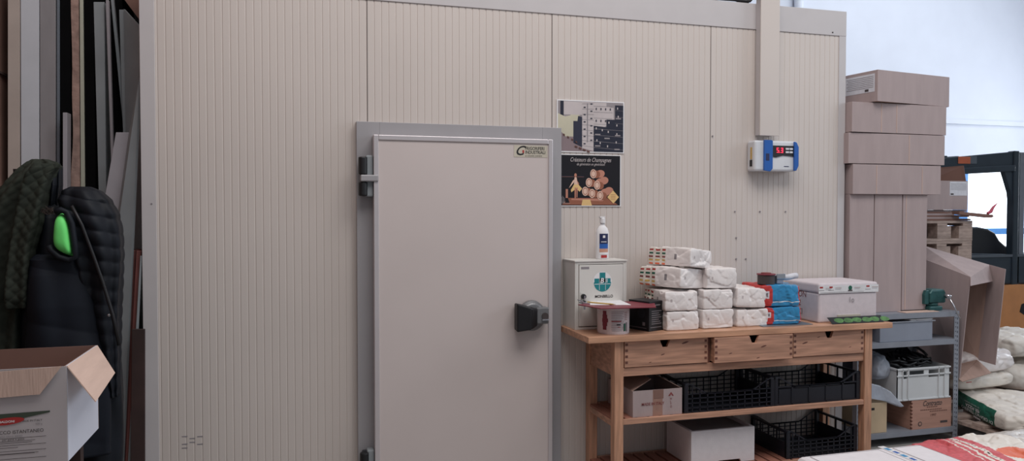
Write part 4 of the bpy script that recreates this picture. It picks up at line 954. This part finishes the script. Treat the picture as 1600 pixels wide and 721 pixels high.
for k in range(6): xx = fx(1445)+.18*k; m.box(xx, xx+.05, FY+.08, FY+1.1, zt-.1, zt-.04, 'fork_dark')
m.build('overhead_guard', T_, bevel=.01)
for yy in (FY-.02, FY+1.1):
    m = MB(); m.box(PXp, PXp+.085, yy, yy+.1, .5, fz(1585, 236), 'fork_dark'); m.build('pillar', T_, bevel=.012)
m = MB(); m.box(PXp+.085, PXp+.125, FY, FY+.08, .6, fz(1590, 238), 'fork_dark'); m.box(PXp+.125, PXp+.22, FY+.02, FY+.06, .6, fz(1598, 238), 'metal_grey'); m.build('mast_channel', T_, bevel=.005)
m = MB(); m.prism([(fx(1568), fz(1568, 268)), (fx(1582), fz(1582, 268)), (fx(1582), fz(1582, 330)), (fx(1578), fz(1578, 300))], FY, FY+.06, 'fork_dark'); m.build('gusset', T_)
m = MB(); m.box(fx(1495), fx(1514), FY-.008, FY-.0005, fz(1500, 256), fz(1500, 245), 'orange_tape'); m.build('marker_tape', T_, bevel=.01, label='orange marker strip')  # orange tape on the guard beam, not a lamp
m = MB(); m.box(fx(1514), fx(1524), FY-.006, FY-.0005, fz(1520, 256), fz(1520, 244), 'board_steel'); m.build('plate', T_)
# seat hump, hood and body
P = [(1508, 400), (1508, 362), (1520, 355), (1530, 355), (1545, 358), (1556, 364), (1563, 376), (1572, 384), (1582, 388), (1600, 392), (1600, 400)]
m = MB(); m.prism([xy(a, b, FY+.15) for a, b in reversed(P)], FY+.15, FY+.75, 'black_plastic'); m.build('seat', T_, bevel=.03, seg=3)
m = MB(); m.prism([xy(a, b, FY) for a, b in ((1490, 446), (1660, 444), (1660, 398), (1590, 398), (1490, 396))], FY, FY+1.1, 'fork_dark'); m.build('side_panel', T_, bevel=.02)
m = MB(); m.box(fx(1490), fx(1600), FY-.015, FY, fz(1560, 402), fz(1560, 398), 'board_steel'); m.build('panel_strip', T_)
P = [(1535, 524), (1660, 524), (1660, 446), (1590, 445), (1560, 447), (1548, 458)]
m = MB(); m.prism([xy(a, b, FY-.05) for a, b in P], FY-.05, FY+1.1, 'fork_orange'); m.prism([xy(a, b, FY-.06) for a, b in ((1594, 488), (1612, 500), (1612, 470), (1597, 476))], FY-.055, FY-.049, 'black'); m.build('counterweight', T_, bevel=.04, seg=3)
m = MB(); m.prism([xy(a, b, FY) for a, b in ((1530, 560), (1660, 560), (1660, 525), (1530, 525))], FY+.0, FY+1.05, 'fork_dark'); m.build('chassis', T_, bevel=.02)
zb_ = fz(1560, 560)
for xx in (fx(1560), fx(1650)):
    m = MB(); m.cyl((xx, FY-.02, .28), (xx, FY+.2, .28), .28, 'black', n=32); m.cyl((xx, FY-.03, .28), (xx, FY-.02, .28), .14, 'fork_orange', n=24); m.build('wheel', T_)
    m = MB(); m.cyl((xx, FY+.85, .28), (xx, FY+1.07, .28), .28, 'black', n=32); m.build('wheel', T_)

# ================================================================= FLOUR SACKS ON THE FLOOR
def plain_pallet(x0, x1, y0, y1, lb):
    T_ = thing('wooden_pallet', lb, 'pallet', ((x0+x1)/2, (y0+y1)/2, 0)); m = MB()
    for k in range(6): yy = y0+(y1-y0-.1)*k/5; m.box(x0, x1, yy, yy+.1, .12, .142, 'pallet_wood')
    m.build('deck_boards', T_, bevel=.002); m = MB()
    for xx in (x0, (x0+x1)/2-.05, x1-.1): m.box(xx, xx+.1, y0, y1, .098, .1195, 'pallet_wood')
    m.build('stringer_boards', T_)
    for xx in (x0, (x0+x1)/2-.05, x1-.1):
        for yy in (y0, (y0+y1)/2-.05, y1-.1):
            b = MB(); b.box(xx, xx+.1, yy, yy+.1, 0, .0975, 'pallet_wood'); b.build('block', T_)
def sack(x, y, z, w_, d_, h_, seed, rz, label, paint=None, base='sack_cream', n=(30, 40, 12), crump=.012, puff=.12, pin=.3, sub=1):
    g = bag_mesh(w_, d_, h_, seed, n=n, crump=crump, rnd=.55, puff=puff, paint=paint, base=base, pin=pin)
    T = Matrix.Translation((x, y, z)) @ Matrix.Rotation(math.radians(rz), 4, 'Z'); g.v = [tuple(T @ Vector(v)) for v in g.v]
    T_ = thing('flour_sack', label, 'sack', (x, y, z), 'large flour sacks on the floor pallets')
    g.build('bag', T_, smooth=True, subd=sub)
    return T_, T
plain_pallet(4.42, 5.32, -.95, .25, 'wooden pallet under the pile of white flour sacks')
def greenp(c, nrm):
    u, v, t = c
    if nrm == 'left' and v > -.72: return 'green_print'
    if nrm == 'front' and -.1 < u < 0 and t > .5: return 'green_print'
# near corner of the green sack at px (1570,650)
gz = .265
K = atz(1570, 651, gz); ang = -24
w_, d_ = .55, .85
ca, sa = math.cos(math.radians(ang)), math.sin(math.radians(ang))
# centre = corner + (w/2, d/2) rotated
gcx, gcy = K.x+ca*w_/2-sa*d_/2, K.y+sa*w_/2+ca*d_/2
T_, TT = sack(gcx, gcy, .1425, w_, d_, gz-.1425, 61, ang, 'white flour sack with green side panel and upside-down lettering', greenp, crump=.005, puff=.06, pin=.02, n=(60, 80, 24), sub=0)
m = MB(); xd = TT.to_3x3() @ Vector((0, 1, 0)); zd = TT.to_3x3() @ Vector((0, 0, -1))
def gt(s, v, z, size, **k):
    o = TT @ Vector((-w_/2-.008, v, z)); m.text(s, o, size, 'paper', xd=xd, zd=zd, **k)
gt('FARINA', -.12, .020, .02, sx=1.5, bold=.0003); gt('DI GRANO TENERO', -.29, .048, .029, sx=1.75); gt('PER PIZZA', -.12, .075, .03, sx=1.6, bold=.0008); gt('DI GRANO TENERO', -.1, .094, .013, sx=1.9)
m.build('lettering', T_, label='white upside-down lettering')
m = MB(); o1 = TT @ Vector((-.12, -.36, gz-.1425+.016))
for k, mt in ((0, 'logo_red'), (1, 'green_print')):
    a_ = TT @ Vector((-.12+.05*k, -.33, .142)); b_ = TT @ Vector((-.1+.05*k, -.33, .142)); c_2 = TT @ Vector((-.11+.05*k, -.40, .138)); d_2 = TT @ Vector((-.13+.05*k, -.40, .138)); m.add([d_2, c_2, b_, a_], [(0, 1, 2, 3)], mt)
m.build('flag_mark', T_)
sp2 = at(1538, 607, -.1)
fy_ = atz(1538, 609, gz+.01).y
sx_ = at(1490, 600, fy_).x
sack(sx_+.31, fy_+.18, gz+.012, .62, .36, .105, 62, 4, 'plain white flour sack lying under the top sack near the open box', lambda c, n: 'logo_red' if n == 'front' and -.8 < c[0] < -.62 and 0 < c[1]+2 and .1 < c[2] < .3 else None, crump=.008, puff=.05)
sack(sx_+.36, fy_+.2, gz+.12, .60, .34, .14, 63, 3, 'white flour sack with gathered seam on top of the pile below the open box', lambda c, n: 'green_print' if n == 'top' and -.3 < c[0] < -.25 and c[1] < -.2 else ('logo_red' if n == 'top' and -.22 < c[0] < -.17 and c[1] < -.2 else None), base='sack_white', crump=.014, puff=.1)
plain_pallet(5.35, 6.2, .3, 1.2, 'wooden pallet under the two beige sacks by the forklift')
sack(5.78, .62, .1425, .7, .5, .2, 64, 8, 'beige flour sack lower of two at the right edge beside the pile', base='sack_cream', crump=.01)
sack(5.78, .64, .40, .68, .5, .17, 65, 3, 'beige flour sack upper of two at the right edge beside the pile', base='sack_cream', crump=.014)
# red and white sack in front
plain_pallet(2.95, 3.85, -1.95, -1.15, 'wooden pallet under the red and white flour sack')
sack(3.42, -1.56, .1425, .85, .55, .15, 66, 3, 'plain flour sack under the red and white sack', base='sack_cream')
def redp(c, nrm):
    u, v, t = c
    s = u+.05-.07*t-.05*t*t-(.10*(v+1) if nrm == 'top' else 0)
    if s < -.70: return 'sack_red'
    for a, b, mt in ((-.70, -.685, 'sack_cream'), (-.685, -.635, 'sack_red'), (-.635, -.60, 'sack_cream'), (-.60, -.57, 'sack_red'), (-.57, -.545, 'sack_cream'), (-.545, -.54, 'ink_dark'), (-.54, -.525, 'sack_cream'), (-.525, -.44, 'sack_red')):
        if a <= s < b: return mt
    if nrm == 'top' and ((u+.16)/.16)**2+((v+.45)/.30)**2 < 1: return 'orange_print'
    if nrm == 'front' and t > .75 and abs(u+.16) < .09: return 'orange_print'
    if s > .0: return 'sack_wrap'
rx0 = atz(1404, 690, .40).x
rz_ = .298
sack(3.25, -1.46, rz_, 1.16, .46, .165, 67, 2, 'red and cream printed flour sack wrapped in plastic behind the front polystyrene box', redp, n=(190, 60, 30), crump=.0055, puff=.16, pin=0, sub=0)
# foreground polystyrene box
K = atz(1436, 692, .60)
m = None
def ex2(T_):
    m = MB(); z = .6006
    x0, x1, y0, y1 = K.x-.62, K.x, K.y-.42, K.y
    m.box(x1-.215, x1-.185, y0+.003, y1-.003, .6001, .602, 'poly_tape')
    for k in range(9): m.box(x1-.21+.004*(k % 2), x1-.19, y0+.02+.043*k, y0+.048+.043*k, .602, .6024, 'ctrl_blue' if k % 2 else 'blue')
    m.build('blue_tape', T_, label='clear tape with blue print')
    m = MB()
    for a in ((x0+.05, x1-.24), (x1-.17, x1-.03)):
        b0, b1 = y0+.04, y1-.035; w2 = .003
        m.box(a[0], a[1], b0, b1, .6001, .6016, 'foam')
        for q in ((a[0], a[1], b0, b0+w2), (a[0], a[1], b1-w2, b1), (a[0], a[0]+w2, b0, b1), (a[1]-w2, a[1], b0, b1)): m.box(*q, .6016, .602, 'ink_grey')
    m.build('lid_panel', T_)
foam_box('polystyrene_box', K.x-.62, K.x, K.y-.42, K.y, .1425, .6, 'large white polystyrene box with blue tape in the bottom right foreground', None, lidh=.06, rad=.03, extra=ex2)
plain_pallet(K.x-.66, K.x+.02, K.y-.46, K.y+.02, 'wooden pallet under the large foreground polystyrene box')

# ================================================================= LEFT: BOARDS IN THE ALLEY
def board(l0, l1, top, bot, Y, depth, mt, label, name='leaning_board', side=None, shift=None, z0=0., rough=False):
    """l0,l1 = px of the front edge at pixel rows top and bot, given as (px_left, px_right) pairs"""
    a, b = at(l0[0], top, Y), at(l0[1], top, Y); c, d = at(l1[1], bot, Y), at(l1[0], bot, Y)
    zt = (a.z+b.z)/2; zb = c.z
    # extend down to the floor along the same lean
    k = (zt-z0)/(zt-zb)
    c = b+(c-b)*k; d = a+(d-a)*k
    m = MB(); bk = Vector((0, depth, 0)); 
    if rough:
        N = 40; L = []; Rr = []
        for i in range(N+1):
            f = i/N; pl = a+(d-a)*f; pr = b+(c-b)*f; L.append(pl+Vector((.012*noise.noise(Vector((f*9, 1, 2)))+.008*noise.noise(Vector((f*40, 1, 2))), 0, 0))); Rr.append(pr)
        vs = [tuple(p) for p in L+Rr]+[tuple(p+bk) for p in L+Rr]; n = N+1; fs = []
        for i in range(N): fs += [(i, i+1, n+i+1, n+i), (2*n+i, 3*n+i, 3*n+i+1, 2*n+i+1), (i, 2*n+i, 2*n+i+1, i+1), (n+i, n+i+1, 3*n+i+1, 3*n+i)]
        fs += [(0, n, 3*n, 2*n), (N, 2*n+N, 3*n+N, n+N)]
        m.add(vs, fs, mt)
    else: m.hexa([d, c, b, a], [d+bk, c+bk, b+bk, a+bk], mt)
    o = m.build(name, bevel=.002, label=label, cat='board')
    return o
BG = 'boards and panels standing in the alley left of the cold room'
bl = [
 ((12, 31), (12, 31), -40, 700, .30, .8, 'board_beige', 'beige board at the far left against the brick wall'),
 ((32, 61), (34, 61), -40, 700, .30, .8, 'board_white', 'wide white panel standing beside the far left beige board'),
 ((62, 87), (63, 87), -40, 700, .30, .8, 'board_grey', 'grey wood-grained plank right of the wide white panel'),
 ((88.5, 93), (88.5, 94), -40, 700, .30, .8, 'board_steel', 'thin steel-blue sheet edge beside the grey plank'),
 ((94, 110), (95, 111), -40, 700, .30, .8, 'black_board', 'matt black board between the steel-blue sheet and the ragged foam edge'),
 ((124, 129.5), (127, 134), -40, 420, .30, .8, 'board_cream', 'thin pale cream panel edge right of the ragged foam board'),
 ((131, 146), (135, 150), -40, 420, .30, .8, 'black_board', 'matt black board right of the thin cream panel edge'),
]
for l0, l1, tp, bt, Y, dp, mt, lb in bl: board(l0, l1, tp, bt, Y, dp, mt, lb)
board((111, 122.5), (114, 126), -40, 420, .30, .8, 'board_pink', 'insulation board with ragged pinkish foam edge', rough=True)
board((98, 105), (98, 104.5), 176, 420, .22, .07, 'board_light', 'short narrow pale strip standing in front of the black board')
board((146, 163), (154, 166), 3, 300, .30, .5, 'board_slate', 'grey panel with cut top leaning right of the second black board')
board((165, 170), (176, 180), 0, 330, .27, .025, 'board_light', 'thin pale grey strip leaning between two slate panels')
board((171, 175), (193, 200), -20, 205, .37, .03, 'board_slate', 'thin dark strip slanting behind the wide slate panel', z0=1.45)
board((173, 186), (178, 190), -10, 300, .44, .4, 'black_board', 'matt black board behind the slanting strips')
board((186, 196), (195, 204), 15, 300, .335, .03, 'board_slate', 'slate grey panel edge at the right end of the alley')
m = MB(); q = [at(196, 15, .33), at(220.5, 42, .25), at(221, 400, .25), at(203, 400, .33)]; q[0].z += 0
m.sheet([q[0], q[1], q[2]+Vector((0, 0, -1.3)), q[3]+Vector((0, 0, -1.3))], -.01, 'board_slate'); m.v = [(x, y, max(z, 0)) for x, y, z in m.v]; m.build('leaning_board', label='wide slate grey panel with sloping top beside the cold room corner', cat='board')
board((181, 205), (160, 187), 207, 330, .10, .02, 'board_light', 'pale plank leaning diagonally in front of the slate panels')
m = MB(); m.sheet([at(205, 207, .1), at(222, 120, .04), at(222, 330, .04), at(189, 330, .1)], -.012, 'board_slate'); a = m
m = MB(); A, B = at(205, 207, .105), at(221.5, 120, .05); Cq, Dq = at(208, 420, .05), at(176, 420, .105)
k = A.z/(A.z-Dq.z); Dq = A+(Dq-A)*k; k = B.z/(B.z-Cq.z); Cq = B+(Cq-B)*k
m.sheet([A, B, Cq, Dq], -.012, 'board_slate'); m.v = [(x, y, max(z, 0)) for x, y, z in m.v]; m.build('leaning_board', label='dark grey-green board leaning beside the pale diagonal plank', cat='board')
board((213, 221), (196, 206), 392, 721, .02, .02, 'board_red', 'reddish brown board with pale edge leaning low beside the cold room corner')
board((200, 212), (186, 199), 392, 721, .06, .3, 'board_red', 'reddish brown plank leaning low behind the black puffer jacket')
board((219, 222), (213, 217), 400, 500, -.0, .015, 'board_slate', 'thin dark strip low beside the cold room corner')
board((206, 226), (204, 226), 515, 721, -.03, .02, 'board_brown', 'very dark brown board lowest at the cold room corner')
m = MB(); m.box(-1.455, -.765, 1.3, 1.34, 0, 3.2, 'black_board'); m.build('alley_dark_backing', label='black board closing the alley behind the leaning panels', cat='board')  # black sheet added to keep the back of the alley dark
q = [at(188, -10, .6), at(225, 40, .6), at(225, -40, .6), at(188, -40, .6)]
m = MB(); m.prism([(p.x, p.z) for p in q][::-1], .5, .9, 'cardboard_dark'); 
m.build('cardboard_scrap', label='dark brown carton piece lying over the panel tops at the cold room corner', cat='cardboard')

# ================================================================= COAT STAND AND JACKETS
JY = -.7
def ax(px, py=400, Y=JY): return at(px, py, Y).x
def az(py, px=80, Y=JY): return at(px, py, Y).z
T_ = thing('coat_stand', 'black metal coat stand carrying the olive and black jackets', 'coat stand', (ax(71), JY+.06, 0))
px_ = ax(71); m = MB(); m.cyl((px_, JY+.06, .03), (px_, JY+.06, az(262)), .011, 'black'); m.build('pole', T_, smooth=True)
m = MB(); m.cyl((px_, JY+.06, 0), (px_, JY+.06, .03), .19, 'black', n=32); m.build('base', T_, bevel=.006)
m = MB(); m.cyl((px_, JY+.06, az(265)), (ax(95), JY-.03, az(264)), .009, 'black'); m.cyl((px_, JY+.06, az(265)), (ax(20), JY+.02, az(268)), .009, 'black'); m.cyl((px_, JY+.06, az(302)), (ax(90), JY-.03, az(302)), .007, 'black_plastic'); m.build('arm', T_, smooth=True)
m = MB(); m.ell((ax(97), JY-.035, az(265)), (.018, .018, .02), 'black_plastic'); m.cyl((ax(92), JY-.03, az(265)), (ax(99), JY-.035, az(265)), .013, 'black'); m.build('knob', T_, smooth=True)
def loft(rows, Y, mt, fold=.012, puffs=0, seed=0, nth=150, kf=7, quilt=0, yoff=0):
    """rows: (py, pxL, pxR, half thickness)"""
    m = MB(); N = 150; R = []
    for i in range(N+1):
        f = i/N*(len(rows)-1); k = min(int(f), len(rows)-2); g = f-k
        pts = [rows[max(k-1, 0)], rows[k], rows[k+1], rows[min(k+2, len(rows)-1)]]
        r = [pts[1][j]+(pts[2][j]-pts[1][j])*g for j in range(4)]
        R.append(r)
    for i, (py, l, rr, th) in enumerate(R):
        a, b = at(l, py, Y), at(rr, py, Y); cx, hw, z = (a.x+b.x)/2, (b.x-a.x)/2, a.z
        for j in range(nth):
            t = 2*math.pi*j/nth; ct, st = math.cos(t), math.sin(t)
            e = .75; x = math.copysign(abs(ct)**e, ct)*hw; y = math.copysign(abs(st)**e, st)*th
            v = Vector((x*9, seed*5, z*2.2)); d = fold*noise.noise(v)*2.2+fold*.8*math.sin(kf*t+seed+2*noise.noise(Vector((z*3, seed, 0))))*(.4+.6*min(1, i/N*2))
            if puffs: d += .009*abs(math.sin(z*puffs+x*puffs*.25))**.7
            if quilt: d += .006*(abs(math.sin((x+z*.9)*quilt))*abs(math.sin((x-z*.9)*quilt)))**.5
            q = Vector((ct, st, 0))*d
            m.v.append((cx+x+q.x*.4, Y+yoff+y+q.y, z))
    k = m.k(mt)
    for i in range(N):
        for j in range(nth): m.f.append([i*nth+j, i*nth+(j+1) % nth, (i+1)*nth+(j+1) % nth, (i+1)*nth+j][::-1]); m.mi.append(k)
    m.f.append(list(range(nth))); m.mi.append(k); m.f.append([N*nth+j for j in range(nth)][::-1]); m.mi.append(k)
    return m
T_ = thing('quilted_jacket', 'olive green quilted jacket hanging on the left of the coat stand', 'jacket', (ax(30), JY, az(400)))
m = loft([(249, 52, 72, .012), (253, 44, 84, .03), (260, 36, 92, .045), (270, 27, 88, .055), (285, 16, 80, .07), (305, 4, 74, .08), (330, -8, 70, .085), (370, -22, 66, .09), (420, -30, 58, .09), (480, -34, 50, .09), (540, -36, 46, .09), (600, -38, 44, .09), (680, -38, 42, .08)], JY-.04, 'olive', fold=.02, seed=2, quilt=78)
m.build('shell', T_, smooth=True, label='olive quilted shell')
m = loft([(256, 56, 96, .02), (262, 50, 95, .03), (272, 44, 84, .035), (290, 38, 76, .035), (320, 32, 70, .035), (350, 26, 66, .04), (390, 18, 54, .04), (430, 12, 48, .04), (465, 10, 46, .035), (482, 12, 44, .02)], JY-.14, 'olive', fold=.014, seed=5, quilt=78, kf=4); m.build('front_edge', T_, smooth=True)
m = loft([(262, 74, 97, .02), (290, 76, 96, .03), (315, 74, 92, .03), (335, 72, 90, .02)], JY-.04, 'puffer', fold=.01, seed=6); m.build('collar', T_, smooth=True, label='dark collar')
T_ = thing('puffer_jacket', 'black hooded puffer jacket with neon green lining on the coat stand', 'jacket', (ax(120), JY, az(400)))
m = loft([(318, 70, 118, .03), (326, 64, 130, .06), (340, 58, 140, .09), (380, 50, 160, .11), (430, 52, 175, .12), (490, 44, 183, .12), (560, 40, 188, .11), (640, 38, 192, .11), (720, 38, 190, .10), (790, 40, 186, .09)], JY-.02, 'puffer', fold=.022, seed=9, puffs=0)
m.build('shell', T_, smooth=True)
m = loft([(292, 112, 140, .02), (298, 98, 156, .045), (312, 92, 172, .07), (335, 96, 184, .08), (365, 104, 190, .085), (400, 116, 191.5, .08), (440, 128, 190, .07), (500, 142, 187, .06), (570, 155, 185, .05), (620, 165, 184, .03)], JY-.10, 'puffer', fold=.012, seed=11, puffs=52)
m.build('hood', T_, smooth=True, label='black puffy hood hanging down')
m = loft([(398, 60, 112, .02), (406, 50, 124, .04), (430, 46, 134, .05), (480, 42, 150, .06), (540, 40, 164, .06), (620, 40, 172, .05), (720, 40, 172, .04)], JY-.135, 'puffer_blue', fold=.012, seed=13, kf=3, puffs=14); m.build('front_panel', T_, smooth=True, label='smooth blue-black front panel')
pts = [(93, 332), (100, 334), (105, 342), (109, 360), (112, 385), (114, 403), (104, 401), (92, 396), (80, 386), (82, 360), (83, 344), (87, 335)]
g = MB(); n = len(pts); Yg = JY-.205
cen = at(97, 370, Yg)
ring = [at(a, b, Yg) for a, b in pts]; inner = [cen+(p-cen)*.6+Vector((0, -.02, 0)) for p in ring]
g.add([tuple(p+Vector((0, .1, 0))) for p in ring]+[tuple(p) for p in ring]+[tuple(p) for p in inner]+[tuple(cen+Vector((0, -.022, 0)))], [(i, (i+1) % n, (i+1) % n+n, i+n) for i in range(n)]+[(n+i, n+(i+1) % n, 2*n+(i+1) % n, 2*n+i) for i in range(n)]+[(2*n+i, 2*n+(i+1) % n, 3*n) for i in range(n)], 'neon_green')
g.build('lining', T_, smooth=True, subd=2, label='neon green hood lining')
g = MB(); g.tube([at(a, b, Yg-.0) for a, b in ((86, 332), (95, 328), (104, 332), (112, 350), (117, 385), (119, 402), (108, 407), (92, 402), (80, 392), (76, 384))], .012, 'puffer', n=10); g.build('hood_edge', T_, smooth=True)
g = MB(); g.tube([at(a, b, JY-.2) for a, b in ((112, 322), (128, 352), (146, 400), (160, 440), (176, 492), (186, 540))], .007, 'black', n=8); p = at(170, 493, JY-.195); g.ell((p.x, p.y, p.z), (.006, .004, .006), 'chrome'); g.build('zip', T_, smooth=True)
g = MB(); random.seed(5)
for k in range(90):
    a = at(64+random.random()*18, 326+random.random()*8, JY-.17); e = a+Vector((.03*(random.random()-.3), -.01+.02*random.random(), .025*(random.random()-.5))); g.cyl(a, e, .0018, 'fur', .0004, n=4)
g.build('fur_trim', T_, kind='stuff', label='brown fur trim')

# ================================================================= LEFT FOREGROUND PRINTED BOX
BY = -1.6
x1 = at(103.5, 580, BY).x; x0 = x1-.42; zt = at(103, 573, BY).z; zb = .80
bk = atz(128, 541, zt+.0).y; y1 = min(max(bk, BY+.15), BY+.5)
T_ = thing('cardboard_box', 'open white printed cardboard box at the left in front of the jackets', 'box', ((x0+x1)/2, (BY+y1)/2, zb))
m = MB(); t = .004
m.box(x0, x1, BY, BY+t, zb, zt, 'box_print'); m.box(x0, x1, y1-t, y1, zb, zt, 'cardboard_dark'); m.box(x0, x0+t, BY+t, y1-t, zb, zt, 'cardboard_in')
m.box(x1-t, x1, BY+t+.006, y1-t, zb, zt, 'box_white_side'); m.box(x1-t-.003, x1-t-.0005, BY+t, y1-t, zb+.01, zt, 'cardboard_in'); m.box(x0+t, x1-t, BY+t, y1-t, zb, zb+t, 'cardboard_in')
m.build('body', T_)
P1, P2 = Vector((x1, BY+.01, zt)), Vector((x1, y1, zt))
m = MB(); m.sheet([P1, P2, at(180, 583, (BY+y1)/2+.08), at(150, 628, BY-.05)], .003, 'cardboard_pale'); m.build('side_flap', T_, label='pale torn side flap')
f4 = [at(x, y, BY-.012) for x, y in ((-40, 585), (96, 573), (62, 617), (47, 618), (-40, 626))]
m = MB(); n = 5; hi = [at(-40, 582, BY), at(97, 572, BY)]
vs = [tuple(p) for p in f4]; vb = [(p[0], p[1]+.003, p[2]) for p in vs]; m.add(vs+vb, [(0, 4, 3, 2, 1), (5, 6, 7, 8, 9)]+[(i, (i+1) % 5, (i+1) % 5+5, i+5) for i in range(5)], 'cardboard_pale'); m.build('front_flap', T_, label='corrugated brown front flap folded down')
m = MB(); Yp = BY-.0015
def pp(x, y): return xy(x, y, Yp)
m.flat([pp(-60, 690), pp(-60, 650), pp(0, 648), pp(78, 642), pp(78, 644.5), pp(32, 655), pp(-20, 660)][::-1], Yp, 'dark_green')
c = at(11, 659, Yp); m.disc(c.x, c.z, .047, .011, Yp-.001, 'logo_red', rot=.08)
xd = (at(70, 680, Yp)-at(0, 686, Yp)); xd = Vector((1, 0, .0)); 
m.text('BALDONI', (at(-1, 662, Yp).x, Yp-.0018, at(-3, 662, Yp).z), .0095, 'paper', bold=.0002)
o = at(68.5, 676, Yp); m.text('SECCO ISTANTANEO', (o.x, Yp, at(68, 673.5, Yp).z-.003), .0150, 'ink_dark', align='RIGHT', sx=.92)
o = at(66, 658, Yp); m.text('MADE IN ITALY', (o.x, Yp, o.z), .0085, 'ink_dark', align='RIGHT'); m.text('500 g', (o.x, Yp, o.z-.011), .0085, 'ink_grey', align='RIGHT')
o = at(35, 681, Yp); m.text('lievito secco attivo', (o.x, Yp, o.z-.003), .009, 'ink_grey', align='RIGHT'); m.text('per pane e pizza', (o.x+.005, Yp, o.z-.013), .009, 'ink_dark', align='RIGHT')
for k, (xe, yy) in enumerate(((72, 682), (55, 688), (50, 691), (72, 693), (28, 700), (72, 702), (60, 707), (54, 708), (72, 714))):
    e = at(xe, yy, Yp); m.rect(x0+.02, e.x, e.z, e.z+.0013, Yp, 'ink_dark')
m.build('print', T_)
sx0, sx1, sy0, sy1 = x0+.02, x1-.03, BY+.03, y1-.03
T_ = thing('stool', 'dark stool carrying the open white printed box', 'stool', ((sx0+sx1)/2, (sy0+sy1)/2, 0))
m = MB(); m.box(sx0, sx1, sy0, sy1, .77, .7995, 'board_brown'); m.build('seat', T_, bevel=.004)
for xx in (sx0+.01, sx1-.05):
    for yy in (sy0+.01, sy1-.05): m = MB(); m.box(xx, xx+.04, yy, yy+.04, 0, .7695, 'board_brown'); m.build('leg', T_)
for o in bpy.data.objects:
    if '_o' in o: del o['_o']
